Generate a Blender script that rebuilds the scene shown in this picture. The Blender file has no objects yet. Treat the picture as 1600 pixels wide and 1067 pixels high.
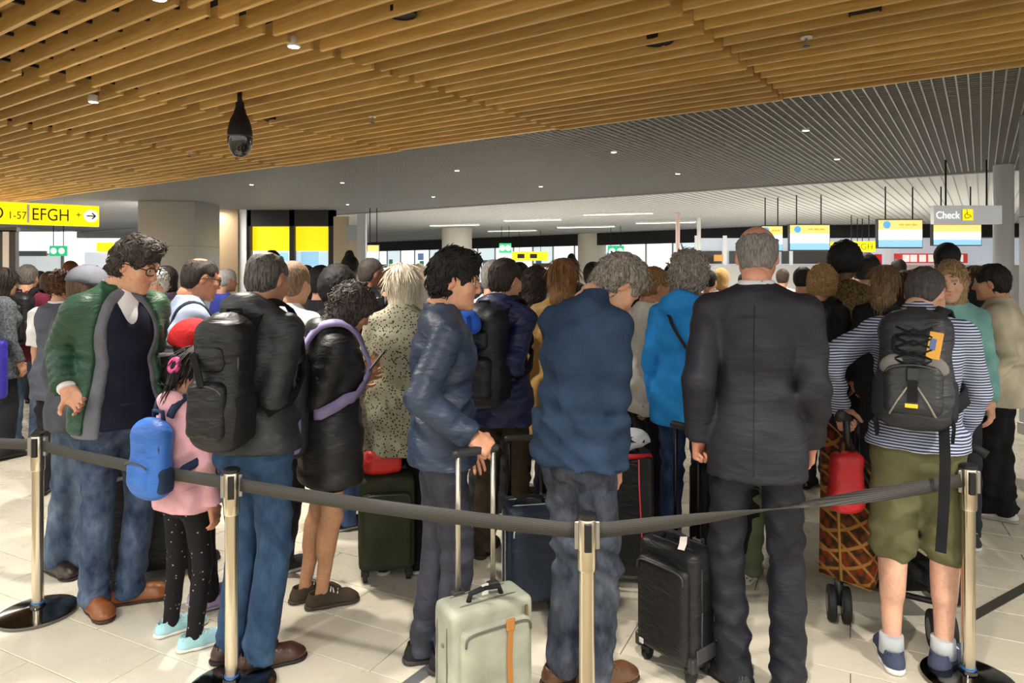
import bpy, bmesh, math, random
import numpy as np
from mathutils import Matrix, Vector
random.seed(7); RNG = np.random.default_rng(7)
S = bpy.context.scene
COL = S.collection
# ------------------------------------------------------------------ camera
FPX, HZ, CH = 1067.0, 420.0, 1.68          # focal length (px at 1600 wide), horizon row, eye height
cd = bpy.data.cameras.new('camera'); cam = bpy.data.objects.new('camera', cd); COL.objects.link(cam)
cd.sensor_width = 36; cd.lens = 36*FPX/1600; cd.shift_y = -(533.5-HZ)/1600; cd.clip_end = 200
cam.location = (0, 0, CH); cam.rotation_euler = (math.pi/2, 0, 0); S.camera = cam
# ------------------------------------------------------------------ world and exposure
W = bpy.data.worlds.new('world'); S.world = W; W.use_nodes = True
W.node_tree.nodes['Background'].inputs[0].default_value = (1.0, .97, .92, 1)
W.node_tree.nodes['Background'].inputs[1].default_value = 1.15
S.view_settings.view_transform = 'Standard'; S.view_settings.look = 'None'
S.view_settings.exposure = 0.6; S.view_settings.gamma = 1; S.view_settings.use_curve_mapping = False
S.cycles.max_bounces = 5; S.cycles.diffuse_bounces = 3; S.cycles.glossy_bounces = 2; S.cycles.transmission_bounces = 3
S.cycles.caustics_reflective = False; S.cycles.caustics_refractive = False; S.cycles.adaptive_threshold = .04
SPOT_W = 180
ZC = 3.10                                    # underside of the wooden slats
ZM = 3.25                                    # underside of the metal grid ceiling
# ------------------------------------------------------------------ geometry of the place
def G(px, py):                               # floor point seen at a pixel of the photograph
    Y = FPX*CH/(py-HZ); return ((px-800)*Y/FPX, Y)
def AT(px, py, Y): return ((px-800)*Y/FPX, Y, CH-(py-HZ)*Y/FPX)
def lin(c): return tuple(((v/255)/12.92 if v/255 <= .04045 else ((v/255+.055)/1.055)**2.4) for v in c)
# ------------------------------------------------------------------ tags
def tag(o, label=None, cat=None, group=None, kind=None):
    if label: o['label'] = label
    if cat: o['category'] = cat
    if group: o['group'] = group
    if kind: o['kind'] = kind
    return o
def empty(name, loc=(0, 0, 0), rz=0):
    o = bpy.data.objects.new(name, None); COL.objects.link(o)
    o.empty_display_size = .1; o.location = loc; o.rotation_euler = (0, 0, rz); return o
def copy_tree(o, parent=None):
    c = o.copy(); COL.objects.link(c); c.parent = parent
    for ch in list(o.children): copy_tree(ch, c)
    return c
# ------------------------------------------------------------------ materials
MATS = {}
def nmat(key):
    m = bpy.data.materials.new(key); m.use_nodes = True
    nt = m.node_tree; b = nt.nodes['Principled BSDF']
    return m, nt, b
def N(nt, t, **kw):
    n = nt.nodes.new(t)
    for k, v in kw.items():
        if k in n.inputs: n.inputs[k].default_value = v
        else: setattr(n, k, v)
    return n
def L(nt, a, ao, b, bi): nt.links.new(a.outputs[ao], b.inputs[bi])
def ramp(nt, stops):
    r = nt.nodes.new('ShaderNodeValToRGB'); e = r.color_ramp.elements
    while len(e) < len(stops): e.new(.5)
    for q, (p, c) in zip(e, stops): q.position = p; q.color = (*c, 1)
    return r
def coords(nt, scale=(1, 1, 1), rot=(0, 0, 0), kind='Object'):
    tc = N(nt, 'ShaderNodeTexCoord'); mp = N(nt, 'ShaderNodeMapping'); mp.inputs['Scale'].default_value = scale
    mp.inputs['Rotation'].default_value = rot
    L(nt, tc, kind, mp, 0); return mp
def bump(nt, b, src, out, strength=.3, dist=.01):
    bp = N(nt, 'ShaderNodeBump', Strength=strength, Distance=dist); L(nt, src, out, bp, 'Height'); L(nt, bp, 0, b, 'Normal')
def plain(c, rough=.5, metal=0, spec=.5, emit=0, alpha=1):
    key = f'plain_{c}_{rough}_{metal}_{emit}_{alpha}_{spec}'
    if key in MATS: return MATS[key]
    m, nt, b = nmat('plain'); col = (*lin(c), 1)
    b.inputs['Base Color'].default_value = col; b.inputs['Roughness'].default_value = rough
    b.inputs['Metallic'].default_value = metal; b.inputs['Specular IOR Level'].default_value = spec
    if emit: b.inputs['Emission Color'].default_value = col; b.inputs['Emission Strength'].default_value = emit
    if not metal and not emit:
        mp = coords(nt); n = N(nt, 'ShaderNodeTexNoise', Scale=9., Detail=4.); L(nt, mp, 0, n, 0)
        mr = N(nt, 'ShaderNodeMapRange'); mr.inputs[3].default_value = max(.05, rough-.08); mr.inputs[4].default_value = min(1, rough+.08)
        L(nt, n, 'Fac', mr, 0); L(nt, mr, 0, b, 'Roughness')
    MATS[key] = m; return m
def fabric(c, kind='cloth', c2=None, rough=.85):
    key = f'fab_{c}_{kind}_{c2}'
    if key in MATS: return MATS[key]
    m, nt, b = nmat(kind); b.inputs['Roughness'].default_value = rough
    b.inputs['Specular IOR Level'].default_value = .25
    c2 = c2 or (None if kind == 'denim' else tuple(int(v*.35) for v in c)); A = lin(c); lu = .2*A[0]+.7*A[1]+.1*A[2]; kd = .62+.38*min(1, lu/.22); A = tuple(v*kd for v in A); d = tuple(v*.72 for v in A); h = tuple(min(1, v*1.25+.004) for v in A)
    mp = coords(nt)
    big = N(nt, 'ShaderNodeTexNoise', Scale=6., Detail=5.); L(nt, mp, 0, big, 0)
    r = ramp(nt, [(.3, d), (.7, h)]); L(nt, big, 'Fac', r, 0); src = r
    fine = N(nt, 'ShaderNodeTexNoise', Scale=340., Detail=2.); L(nt, mp, 0, fine, 0); bs, st, ds = fine, .25, .004
    if kind == 'denim':
        mp2 = coords(nt, (6, 6, 3.2)); n2 = N(nt, 'ShaderNodeTexNoise', Scale=1.8, Detail=8., Roughness=.62); L(nt, mp2, 0, n2, 0)
        B = lin(c2) if c2 else tuple(min(1, v*2.6+.03) for v in A)
        r2 = ramp(nt, [(.36, A), (.56, tuple(p*.65+q*.35 for p, q in zip(A, B))), (.78, B)]); L(nt, n2, 'Fac', r2, 0); src = r2
        st = .4
    elif kind == 'nylon':
        b.inputs['Roughness'].default_value = .48; b.inputs['Specular IOR Level'].default_value = .45
        mp2 = coords(nt, (5, 5, 16)); n2 = N(nt, 'ShaderNodeTexNoise', Scale=2.2, Detail=3., Distortion=.8); L(nt, mp2, 0, n2, 0); bs, st, ds = n2, .45, .02
    elif kind == 'leather':
        b.inputs['Roughness'].default_value = .38; b.inputs['Specular IOR Level'].default_value = .5
        v = N(nt, 'ShaderNodeTexVoronoi', Scale=140.); L(nt, mp, 0, v, 0); L(nt, v, 'Distance', r, 0) if False else None
        n2 = N(nt, 'ShaderNodeTexNoise', Scale=26., Detail=5.); L(nt, mp, 0, n2, 0); bs, st, ds = n2, .35, .012
    elif kind == 'fleece':
        n2 = N(nt, 'ShaderNodeTexNoise', Scale=14., Detail=6., Distortion=1.2); L(nt, mp, 0, n2, 0); bs, st, ds = n2, .35, .03
    elif kind == 'suit':
        b.inputs['Roughness'].default_value = .6; b.inputs['Specular IOR Level'].default_value = .35
        mp2 = coords(nt, (3, 3, 9)); n2 = N(nt, 'ShaderNodeTexNoise', Scale=2.4, Detail=3., Distortion=.5); L(nt, mp2, 0, n2, 0); bs, st, ds = n2, .35, .03
    elif kind == 'stripe':
        w = N(nt, 'ShaderNodeTexWave', Scale=26., Distortion=1.2, Detail=1.); w.bands_direction = 'Z'
        w.inputs['Detail Scale'].default_value = .6; L(nt, mp, 0, w, 0)
        r2 = ramp(nt, [(.46, lin(c2)), (.54, A)]); L(nt, w, 'Fac', r2, 0); src = r2
    elif kind == 'leopard':
        v = N(nt, 'ShaderNodeTexVoronoi', Scale=70.); L(nt, mp, 0, v, 0)
        r2 = ramp(nt, [(.28, lin(c2)), (.36, A)]); L(nt, v, 'Distance', r2, 0); src = r2
    elif kind == 'dots':
        v = N(nt, 'ShaderNodeTexVoronoi', Scale=38.); L(nt, mp, 0, v, 0)
        r2 = ramp(nt, [(.12, lin(c2)), (.18, A)]); L(nt, v, 'Distance', r2, 0); src = r2
    elif kind == 'tweed':
        n2 = N(nt, 'ShaderNodeTexNoise', Scale=60., Detail=6., Roughness=.8); L(nt, mp, 0, n2, 0)
        r2 = ramp(nt, [(.4, lin(c2)), (.6, A)]); L(nt, n2, 'Fac', r2, 0); src = r2
    elif kind == 'print':                      # waxed cotton print: diagonal gold bands on red
        mp2 = coords(nt, (1, 1, 1), (0, math.radians(38), 0)); w = N(nt, 'ShaderNodeTexWave', Scale=5.5, Distortion=.6, Detail=2.); L(nt, mp2, 0, w, 0)
        mp3 = coords(nt, (1, 1, 1), (0, math.radians(-38), 0)); w2 = N(nt, 'ShaderNodeTexWave', Scale=5.5, Distortion=.6, Detail=2.); L(nt, mp3, 0, w2, 0)
        mx = N(nt, 'ShaderNodeMath', operation='MAXIMUM'); L(nt, w, 'Fac', mx, 0); L(nt, w2, 'Fac', mx, 1)
        v = N(nt, 'ShaderNodeTexVoronoi', Scale=26.); L(nt, mp, 0, v, 0)
        r1 = ramp(nt, [(.2, lin((150, 40, 25))), (.45, lin((95, 60, 25))), (.7, lin((60, 35, 20)))]); L(nt, v, 'Distance', r1, 0)
        r2 = ramp(nt, [(.90, (0, 0, 0)), (.96, (1, 1, 1))]); L(nt, mx, 0, r2, 0)
        mix = N(nt, 'ShaderNodeMixRGB'); mix.inputs[2].default_value = (*lin((170, 120, 60)), 1)
        L(nt, r2, 0, mix, 0); L(nt, r1, 0, mix, 1); src = mix
    L(nt, src, 0, b, 'Base Color'); bump(nt, b, bs, 'Fac' if 'Fac' in bs.outputs else 0, st, ds)
    MATS[key] = m; return m
def skin_mat():
    if 'skin' in MATS: return MATS['skin']
    m, nt, b = nmat('skin'); a = N(nt, 'ShaderNodeVertexColor', layer_name='Col')
    mp = coords(nt); n = N(nt, 'ShaderNodeTexNoise', Scale=60., Detail=4.); L(nt, mp, 0, n, 0)
    r = ramp(nt, [(.3, (.9, .86, .84)), (.7, (1.06, 1.04, 1.03))]); L(nt, n, 'Fac', r, 0)
    mx = N(nt, 'ShaderNodeMixRGB', blend_type='MULTIPLY'); mx.inputs[0].default_value = 1
    L(nt, a, 0, mx, 1); L(nt, r, 0, mx, 2); L(nt, mx, 0, b, 'Base Color')
    b.inputs['Roughness'].default_value = .5; b.inputs['Specular IOR Level'].default_value = .4
    b.inputs['Subsurface Weight'].default_value = .08; b.inputs['Subsurface Radius'].default_value = (.012, .005, .003)
    MATS['skin'] = m; return m
def attr_mat(rough=.3):
    k = f'attr{rough}'
    if k in MATS: return MATS[k]
    m, nt, b = nmat('tinted'); a = N(nt, 'ShaderNodeVertexColor', layer_name='Col'); L(nt, a, 0, b, 'Base Color')
    b.inputs['Roughness'].default_value = rough; MATS[k] = m; return m
def hair_mat(c, c2=None):
    key = f'hair_{c}_{c2}'
    if key in MATS: return MATS[key]
    m, nt, b = nmat('hair'); A = lin(c); B = lin(c2) if c2 else tuple(min(1, v*1.7+.01) for v in A)
    mp = coords(nt, (60, 60, 9)); n = N(nt, 'ShaderNodeTexNoise', Scale=2.4, Detail=4., Distortion=.6); L(nt, mp, 0, n, 0)
    r = ramp(nt, [(.35, A), (.68, B)]); L(nt, n, 'Fac', r, 0); L(nt, r, 0, b, 'Base Color')
    b.inputs['Roughness'].default_value = .62; b.inputs['Specular IOR Level'].default_value = .25
    bump(nt, b, n, 'Fac', .7, .006); MATS[key] = m; return m
CHROME = plain((215, 205, 185), .22, 1); STEEL = plain((170, 170, 168), .35, 1); DARKM = plain((40, 40, 42), .4, 1)
BLACKP = plain((18, 18, 19), .5); WHITEP = plain((235, 235, 232), .5)
# ------------------------------------------------------------------ mesh helpers
def mk(name, V, F, mat, parent=None, smooth=True, col=None, loc=None):
    """V (n,3); F list of faces or (m,4) quads -> one mesh object"""
    me = bpy.data.meshes.new(name)
    V = np.asarray(V, np.float32)
    if isinstance(F, np.ndarray):
        m, k = F.shape
        me.vertices.add(len(V)); me.vertices.foreach_set('co', V.ravel())
        me.loops.add(m*k); me.loops.foreach_set('vertex_index', F.astype(np.int32).ravel())
        me.polygons.add(m); me.polygons.foreach_set('loop_start', np.arange(0, m*k, k, dtype=np.int32))
        me.update(calc_edges=True)
    else: me.from_pydata([tuple(map(float, v)) for v in V], [], F); me.update()
    if smooth: me.polygons.foreach_set('use_smooth', np.ones(len(me.polygons), bool))
    if col is not None:
        a = me.color_attributes.new('Col', 'FLOAT_COLOR', 'POINT')
        c = np.ones((len(V), 4), np.float32); c[:, :3] = col; a.data.foreach_set('color', c.ravel())
    me.materials.append(mat)
    return ob(name, me, parent, loc)
def ob(name, me, parent=None, loc=None):
    o = bpy.data.objects.new(name, me); COL.objects.link(o)
    if parent is not None: o.parent = parent
    if loc is not None: o.location = loc
    return o
class MB:
    """collects simple solids into one mesh"""
    def __init__(s): s.v = []; s.f = []
    def add(s, V, F):
        b = len(s.v); s.v += [tuple(map(float, p)) for p in V]; s.f += [tuple(b+i for i in f) for f in F]; return s
    def box(s, c, h, bev=0, R=None, seg=1):
        bm = bmesh.new(); bmesh.ops.create_cube(bm, size=2)
        for v in bm.verts: v.co = Vector((v.co.x*h[0], v.co.y*h[1], v.co.z*h[2]))
        if bev: bmesh.ops.bevel(bm, geom=list(bm.edges), offset=bev, segments=seg, profile=.6, affect='EDGES')
        bm.verts.index_update()
        V = np.array([v.co for v in bm.verts]); F = [[v.index for v in f.verts] for f in bm.faces]; bm.free()
        if R is not None: V = V @ np.asarray(R).T
        return s.add(V+np.array(c), F)
    def tube(s, P, r, n=8, cap=True):
        P = [np.array(p, float) for p in P]; V = []; F = []
        rr = r if hasattr(r, '__len__') else [r]*len(P)
        up = None
        for i, p in enumerate(P):
            t = P[min(i+1, len(P)-1)]-P[max(i-1, 0)]; t = t/(np.linalg.norm(t)+1e-9)
            if up is None: up = np.array((0, 0, 1.)) if abs(t[2]) < .9 else np.array((1., 0, 0))
            a = np.cross(t, up); a /= np.linalg.norm(a)+1e-9; b = np.cross(a, t); up = b
            for k in range(n):
                w = 2*math.pi*k/n; V.append(p+rr[i]*(a*math.cos(w)+b*math.sin(w)))
        for i in range(len(P)-1):
            for k in range(n): F.append((i*n+k, i*n+(k+1) % n, (i+1)*n+(k+1) % n, (i+1)*n+k))
        if cap: F.append(tuple(range(n))); F.append(tuple(range((len(P)-1)*n, len(P)*n))[::-1])
        return s.add(V, F)
    def lathe(s, prof, n=24, c=(0, 0, 0)):
        V = []; F = []
        for r, z in prof:
            for k in range(n): w = 2*math.pi*k/n; V.append((c[0]+r*math.cos(w), c[1]+r*math.sin(w), c[2]+z))
        for i in range(len(prof)-1):
            for k in range(n): F.append((i*n+k, i*n+(k+1) % n, (i+1)*n+(k+1) % n, (i+1)*n+k))
        F.append(tuple(range(n))[::-1]); F.append(tuple(range((len(prof)-1)*n, len(prof)*n)))
        return s.add(V, F)
    def ribbon(s, P, Nr, w, t):
        P = np.array(P, float); n = len(P); V = []; F = []
        for i in range(n):
            d = P[min(i+1, n-1)]-P[max(i-1, 0)]; d /= np.linalg.norm(d)+1e-9
            nn = np.array(Nr[i], float); nn -= d*nn.dot(d); nn /= np.linalg.norm(nn)+1e-9; q = np.cross(d, nn)
            ww = w[i] if hasattr(w, '__len__') else w
            for a, b in ((-1, 0), (1, 0), (1, 1), (-1, 1)): V.append(P[i]+q*ww/2*a+nn*t*b)
        for i in range(n-1):
            for k in range(4): F.append((i*4+k, i*4+(k+1) % 4, i*4+4+(k+1) % 4, i*4+4+k))
        F += [(3, 2, 1, 0), (n*4-4, n*4-3, n*4-2, n*4-1)]
        return s.add(V, F)
    def prism(s, poly, z0, z1, M=None):
        n = len(poly); V = [(x, y, z0) for x, y in poly]+[(x, y, z1) for x, y in poly]
        if M is not None: V = [tuple(M @ Vector(v)) for v in V]
        return s.add(V, [tuple(range(n))[::-1], tuple(range(n, 2*n))]+[(k, (k+1) % n, n+(k+1) % n, n+k) for k in range(n)])
    def build(s, name, mat, parent=None, smooth=False, loc=None):
        o = mk(name, s.v, s.f, mat, parent, smooth, loc=loc)
        bm = bmesh.new(); bm.from_mesh(o.data); bmesh.ops.recalc_face_normals(bm, faces=bm.faces); bm.to_mesh(o.data); bm.free()
        return o
def fix_smooth(o, ang=40):
    """smooth faces but keep creases sharp"""
    me = o.data
    me.polygons.foreach_set('use_smooth', np.ones(len(me.polygons), bool))
    me.set_sharp_from_angle(angle=math.radians(ang)); return o
def text_mesh(txt, size, depth=.002):
    c = bpy.data.curves.new('lettering', 'FONT'); c.body = txt; c.size = size; c.extrude = depth
    o = bpy.data.objects.new('lettering', c); me = bpy.data.meshes.new_from_object(o); bpy.data.objects.remove(o); bpy.data.curves.remove(c); return me
def lettering(name, txt, size, mat, parent, loc, rot, sx=1):
    me = text_mesh(txt, size); me.materials.append(mat); o = ob(name, me, parent, loc); o.rotation_euler = rot; o.scale = (sx, 1, 1); return o
# ------------------------------------------------------------------ signed distance fields -> meshes
F4 = np.float32
class Pr: pass
def prim(f, lo, hi, k, op): p = Pr(); p.f, p.lo, p.hi, p.k, p.op = f, np.array(lo), np.array(hi), k, op; return p
def cone(a, b, ra, rb, k=.02, op='u', rip=None, flat=False):
    a = np.array(a, float); b = np.array(b, float); ba = b-a; L2 = float(ba.dot(ba))+1e-9; Ln = math.sqrt(L2); R = max(ra, rb)+.01
    def f(x, y, z):
        px, py, pz = x-F4(a[0]), y-F4(a[1]), z-F4(a[2])
        tr = (px*F4(ba[0])+py*F4(ba[1])+pz*F4(ba[2]))*F4(1/L2); t = np.clip(tr, 0, 1)
        d = np.sqrt((px-t*F4(ba[0]))**2+(py-t*F4(ba[1]))**2+(pz-t*F4(ba[2]))**2)-(F4(ra)+F4(rb-ra)*t)
        if rip: d = d-F4(rip[0])*np.abs(np.sin(F4(math.pi*rip[1])*t))
        if flat: d = np.maximum(d, (tr-1)*F4(Ln))
        return d
    return prim(f, np.minimum(a, b)-R, np.maximum(a, b)+R, k, op)
def ell(a, b, wa, wb, R, k=.04, op='u', rip=None):
    """elliptic loft a->b; wa, wb = (half width, half depth); R columns = side, front"""
    a = np.array(a, float); b = np.array(b, float); ba = b-a; L2 = float(ba.dot(ba))+1e-9; sx = np.array(R)[:, 0]; sy = np.array(R)[:, 1]
    M = max(*wa, *wb)+.01
    def f(x, y, z):
        px, py, pz = x-F4(a[0]), y-F4(a[1]), z-F4(a[2])
        t = np.clip((px*F4(ba[0])+py*F4(ba[1])+pz*F4(ba[2]))*F4(1/L2), 0, 1)
        px, py, pz = px-t*F4(ba[0]), py-t*F4(ba[1]), pz-t*F4(ba[2])
        u = px*F4(sx[0])+py*F4(sx[1])+pz*F4(sx[2]); v = px*F4(sy[0])+py*F4(sy[1])+pz*F4(sy[2])
        e = px*px+py*py+pz*pz-u*u-v*v
        w = F4(wa[0])+F4(wb[0]-wa[0])*t; d = F4(wa[1])+F4(wb[1]-wa[1])*t
        if rip: q = F4(rip[0])*np.abs(np.sin(F4(math.pi*rip[1])*t)); w = w+q; d = d+q
        m = np.minimum(w, d); u = np.abs(u/w); v = np.abs(v/d)
        return ((u**2.3+v**2.3+(np.maximum(e, 0)/(m*m))**1.15)**F4(1/2.3)-1)*m
    return prim(f, np.minimum(a, b)-M, np.maximum(a, b)+M, k, op)
def ball(c, r, k=.02, op='u', R=None):
    c = np.array(c, float); r = np.array(r if hasattr(r, '__len__') else (r, r, r), float); m = float(r.min()); M = float(r.max())+.005
    def f(x, y, z):
        p = (x-F4(c[0]), y-F4(c[1]), z-F4(c[2]))
        if R is not None: p = tuple(p[0]*F4(R[0][i])+p[1]*F4(R[1][i])+p[2]*F4(R[2][i]) for i in range(3))
        q = np.sqrt((p[0]/F4(r[0]))**2+(p[1]/F4(r[1]))**2+(p[2]/F4(r[2]))**2)
        return (q-1)*F4(m) if M-.005-m > 1e-6 else (q-1)*F4(m)
    return prim(f, c-M, c+M, k, op)
def rbox(c, h, r, k=.01, op='u', R=None):
    c = np.array(c, float); h = np.array(h, float); M = float(np.linalg.norm(h))+.01
    def f(x, y, z):
        p = (x-F4(c[0]), y-F4(c[1]), z-F4(c[2]))
        if R is not None: p = tuple(p[0]*F4(R[0][i])+p[1]*F4(R[1][i])+p[2]*F4(R[2][i]) for i in range(3))
        q = [np.abs(p[i])-F4(h[i]-r) for i in range(3)]
        o = np.sqrt(np.maximum(q[0], 0)**2+np.maximum(q[1], 0)**2+np.maximum(q[2], 0)**2)
        return o+np.minimum(np.maximum(np.maximum(q[0], q[1]), q[2]), 0)-F4(r)
    bx = h+.01 if R is None else np.array([M]*3)
    return prim(f, c-bx, c+bx, k, op)
def plane(p, n, k=.004):
    """keep the side n points away from"""
    p = np.array(p, float); n = np.array(n, float); n /= np.linalg.norm(n)
    return prim(lambda x, y, z: (x-F4(p[0]))*F4(n[0])+(y-F4(p[1]))*F4(n[1])+(z-F4(p[2]))*F4(n[2]), (0, 0, 0), (0, 0, 0), k, 'i')
def smin(a, b, k):
    if k < 1e-5: return np.minimum(a, b)
    h = np.maximum(F4(k)-np.abs(a-b), 0)*F4(1/k); return np.minimum(a, b)-h*h*F4(k*.25)
def comb(d0, d, p):
    if p.op == 'u': return smin(d0, d, p.k)
    if p.op == 's': return -smin(-d0, d, p.k)
    return -smin(-d0, -d, p.k)
DISP = [None]
def evalp(prims, P):
    P = np.asarray(P, F4); x, y, z = P[:, 0], P[:, 1], P[:, 2]; D = np.full(len(P), 9, F4)
    for p in prims: D = comb(D, p.f(x, y, z), p)
    return D if DISP[0] is None else D+DISP[0](x, y, z)
def grad(prims, P, e=.006):
    P = np.asarray(P, F4); g = np.zeros_like(P)
    for i in range(3):
        q = P.copy(); q[:, i] += e; r = P.copy(); r[:, i] -= e; g[:, i] = evalp(prims, q)-evalp(prims, r)
    return g/(np.linalg.norm(g, axis=1, keepdims=True)+1e-9)
def project(prims, P, off=.006, it=6):
    P = np.array(P, F4)
    for _ in range(it): P = P-grad(prims, P)*(evalp(prims, P)-off)[:, None]*.8
    return P, grad(prims, P)
def sdf(prims, v, disp=None):
    U = [p for p in prims if p.op == 'u']
    lo = np.min([p.lo for p in U], axis=0)-3*v; hi = np.max([p.hi for p in U], axis=0)+3*v
    n = np.ceil((hi-lo)/v).astype(int)+1
    ax = [(lo[i]+v*np.arange(n[i])).astype(F4) for i in range(3)]
    D = np.full(n, 9, F4)
    for p in prims:
        if p.op == 'i':
            D = comb(D, p.f(ax[0][:, None, None], ax[1][None, :, None], ax[2][None, None, :]), p); continue
        m = p.k+2.6*v
        i0 = np.maximum(np.floor((p.lo-m-lo)/v).astype(int), 0); i1 = np.minimum(np.ceil((p.hi+m-lo)/v).astype(int)+1, n)
        if (i1 <= i0).any(): continue
        sl = tuple(slice(a, b) for a, b in zip(i0, i1))
        d = p.f(ax[0][sl[0]][:, None, None], ax[1][sl[1]][None, :, None], ax[2][sl[2]][None, None, :])
        D[sl] = comb(D[sl], d, p)
    if disp is not None: 
        D = D+disp(ax[0][:, None, None], ax[1][None, :, None], ax[2][None, None, :])
    # surface nets
    s = D < 0; c = s[:-1, :-1, :-1].astype(np.int8)
    tot = np.zeros(tuple(n-1), np.int8)
    for dx in (0, 1):
        for dy in (0, 1):
            for dz in (0, 1): tot += s[dx:n[0]-1+dx, dy:n[1]-1+dy, dz:n[2]-1+dz]
    act = (tot > 0) & (tot < 8)
    I, J, K = np.nonzero(act); nv = len(I)
    if nv == 0: return np.zeros((0, 3), F4), np.zeros((0, 4), np.int32)
    idx = np.full(tuple(n-1), -1, np.int32); idx[I, J, K] = np.arange(nv)
    acc = np.zeros((nv, 3), F4); cnt = np.zeros(nv, F4)
    cor = [(a, b, c_) for a in (0, 1) for b in (0, 1) for c_ in (0, 1)]
    val = {q: D[I+q[0], J+q[1], K+q[2]] for q in cor}
    for q in cor:
        for a in range(3):
            if q[a]: continue
            r = list(q); r[a] = 1; r = tuple(r); A = val[q]; B = val[r]
            x = (A < 0) != (B < 0); t = np.where(x, A/np.where(x, A-B, 1), 0)
            for i in range(3): acc[:, i] += np.where(x, (t if i == a else q[i]), 0)
            cnt += x
    V = (acc/cnt[:, None]+np.stack([I, J, K], 1))*F4(v)+lo.astype(F4)
    Q = []
    for a in range(3):
        b, c_ = (a+1) % 3, (a+2) % 3
        sA = [slice(None)]*3; sB = [slice(None)]*3; sA[a] = slice(0, -1); sB[a] = slice(1, None)
        e = s[tuple(sA)] != s[tuple(sB)]
        i, j, k = np.nonzero(e); P = np.stack([i, j, k], 1)
        ok = (P[:, b] > 0) & (P[:, c_] > 0) & (P[:, b] < n[b]-1) & (P[:, c_] < n[c_]-1); P = P[ok]
        st = s[P[:, 0], P[:, 1], P[:, 2]]
        def at(db, dc):
            q = P.copy(); q[:, b] -= db; q[:, c_] -= dc; return idx[q[:, 0], q[:, 1], q[:, 2]]
        q = np.stack([at(1, 1), at(0, 1), at(0, 0), at(1, 0)], 1)
        q[~st] = q[~st][:, ::-1]; Q.append(q)
    Q = np.concatenate(Q); Q = Q[(Q >= 0).all(1)]
    return V, Q
def smooth_v(V, Q, it=1, w=.5):
    for _ in range(it):
        acc = np.zeros_like(V); cnt = np.zeros(len(V), F4)
        for a in range(4):
            b = (a+1) % 4; np.add.at(acc, Q[:, a], V[Q[:, b]]); np.add.at(cnt, Q[:, a], 1)
            np.add.at(acc, Q[:, b], V[Q[:, a]]); np.add.at(cnt, Q[:, b], 1)
        V = V*(1-w)+w*acc/np.maximum(cnt, 1)[:, None]
    return V
def vnormals(V, Q):
    n = np.cross(V[Q[:, 2]]-V[Q[:, 0]], V[Q[:, 3]]-V[Q[:, 1]]); o = np.zeros_like(V)
    for a in range(4): np.add.at(o, Q[:, a], n)
    return o/(np.linalg.norm(o, axis=1, keepdims=True)+1e-9)
def sdf_ob(name, prims, v, mat, parent=None, disp=None, it=1):
    V, Q = sdf(prims, v, disp); V = smooth_v(V, Q, it) if it else V
    return mk(name, V, Q, mat, parent)
# ================================================================== the setting
AX = np.array((-.824, .567)); PX = np.array((.567, .824))        # along the slats / across them
def SU(s, u): q = AX*s+PX*u; return float(q[0]), float(q[1])
RZ_S = math.atan2(AX[1], AX[0])
def wood_mat():
    m, nt, b = nmat('oak_veneer'); tc = N(nt, 'ShaderNodeTexCoord'); oi = N(nt, 'ShaderNodeObjectInfo')
    ad = N(nt, 'ShaderNodeVectorMath', operation='ADD'); sc = N(nt, 'ShaderNodeVectorMath', operation='SCALE'); sc.inputs['Scale'].default_value = 37
    cb = N(nt, 'ShaderNodeCombineXYZ')
    for i in range(3): L(nt, oi, 'Random', cb, i)
    L(nt, cb, 0, sc, 0); L(nt, tc, 'Object', ad, 0); L(nt, sc, 0, ad, 1)
    mp = N(nt, 'ShaderNodeMapping'); mp.inputs['Scale'].default_value = (1.2, 14, 14); L(nt, ad, 0, mp, 0)
    n = N(nt, 'ShaderNodeTexNoise', Scale=2.2, Detail=7., Roughness=.65, Distortion=.7); L(nt, mp, 0, n, 0)
    r = ramp(nt, [(.25, lin((204, 157, 88))), (.5, lin((229, 186, 112))), (.75, lin((245, 210, 146)))]); L(nt, n, 'Fac', r, 0)
    hsv = N(nt, 'ShaderNodeHueSaturation'); mr = N(nt, 'ShaderNodeMapRange'); mr.inputs[3].default_value = .78; mr.inputs[4].default_value = 1.12
    L(nt, oi, 'Random', mr, 0); L(nt, mr, 0, hsv, 'Value'); L(nt, r, 0, hsv, 'Color'); L(nt, hsv, 0, b, 'Base Color')
    b.inputs['Roughness'].default_value = .5; bump(nt, b, n, 'Fac', .15, .004); return m
def floor_mat(c1, c2, grout=None):
    m, nt, b = nmat('stone_tile'); tc = N(nt, 'ShaderNodeTexCoord'); oi = N(nt, 'ShaderNodeObjectInfo')
    geo = N(nt, 'ShaderNodeNewGeometry'); mp = N(nt, 'ShaderNodeMapping'); mp.inputs['Scale'].default_value = (1, 1, 1); L(nt, geo, 'Position', mp, 0)
    n = N(nt, 'ShaderNodeTexNoise', Scale=1.3, Detail=8., Roughness=.62, Distortion=.3); L(nt, mp, 0, n, 0)
    r = ramp(nt, [(.3, lin(c1)), (.7, lin(c2))]); L(nt, n, 'Fac', r, 0)
    hsv = N(nt, 'ShaderNodeHueSaturation'); mr = N(nt, 'ShaderNodeMapRange'); mr.inputs[3].default_value = .94; mr.inputs[4].default_value = 1.04
    L(nt, oi, 'Random', mr, 0); L(nt, mr, 0, hsv, 'Value'); L(nt, r, 0, hsv, 'Color'); L(nt, hsv, 0, b, 'Base Color')
    n2 = N(nt, 'ShaderNodeTexNoise', Scale=7., Detail=4.); L(nt, mp, 0, n2, 0)
    r2 = ramp(nt, [(.35, (.22,)*3), (.7, (.42,)*3)]); L(nt, n2, 'Fac', r2, 0); L(nt, r2, 0, b, 'Roughness')
    b.inputs['Specular IOR Level'].default_value = .4; return m
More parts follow.
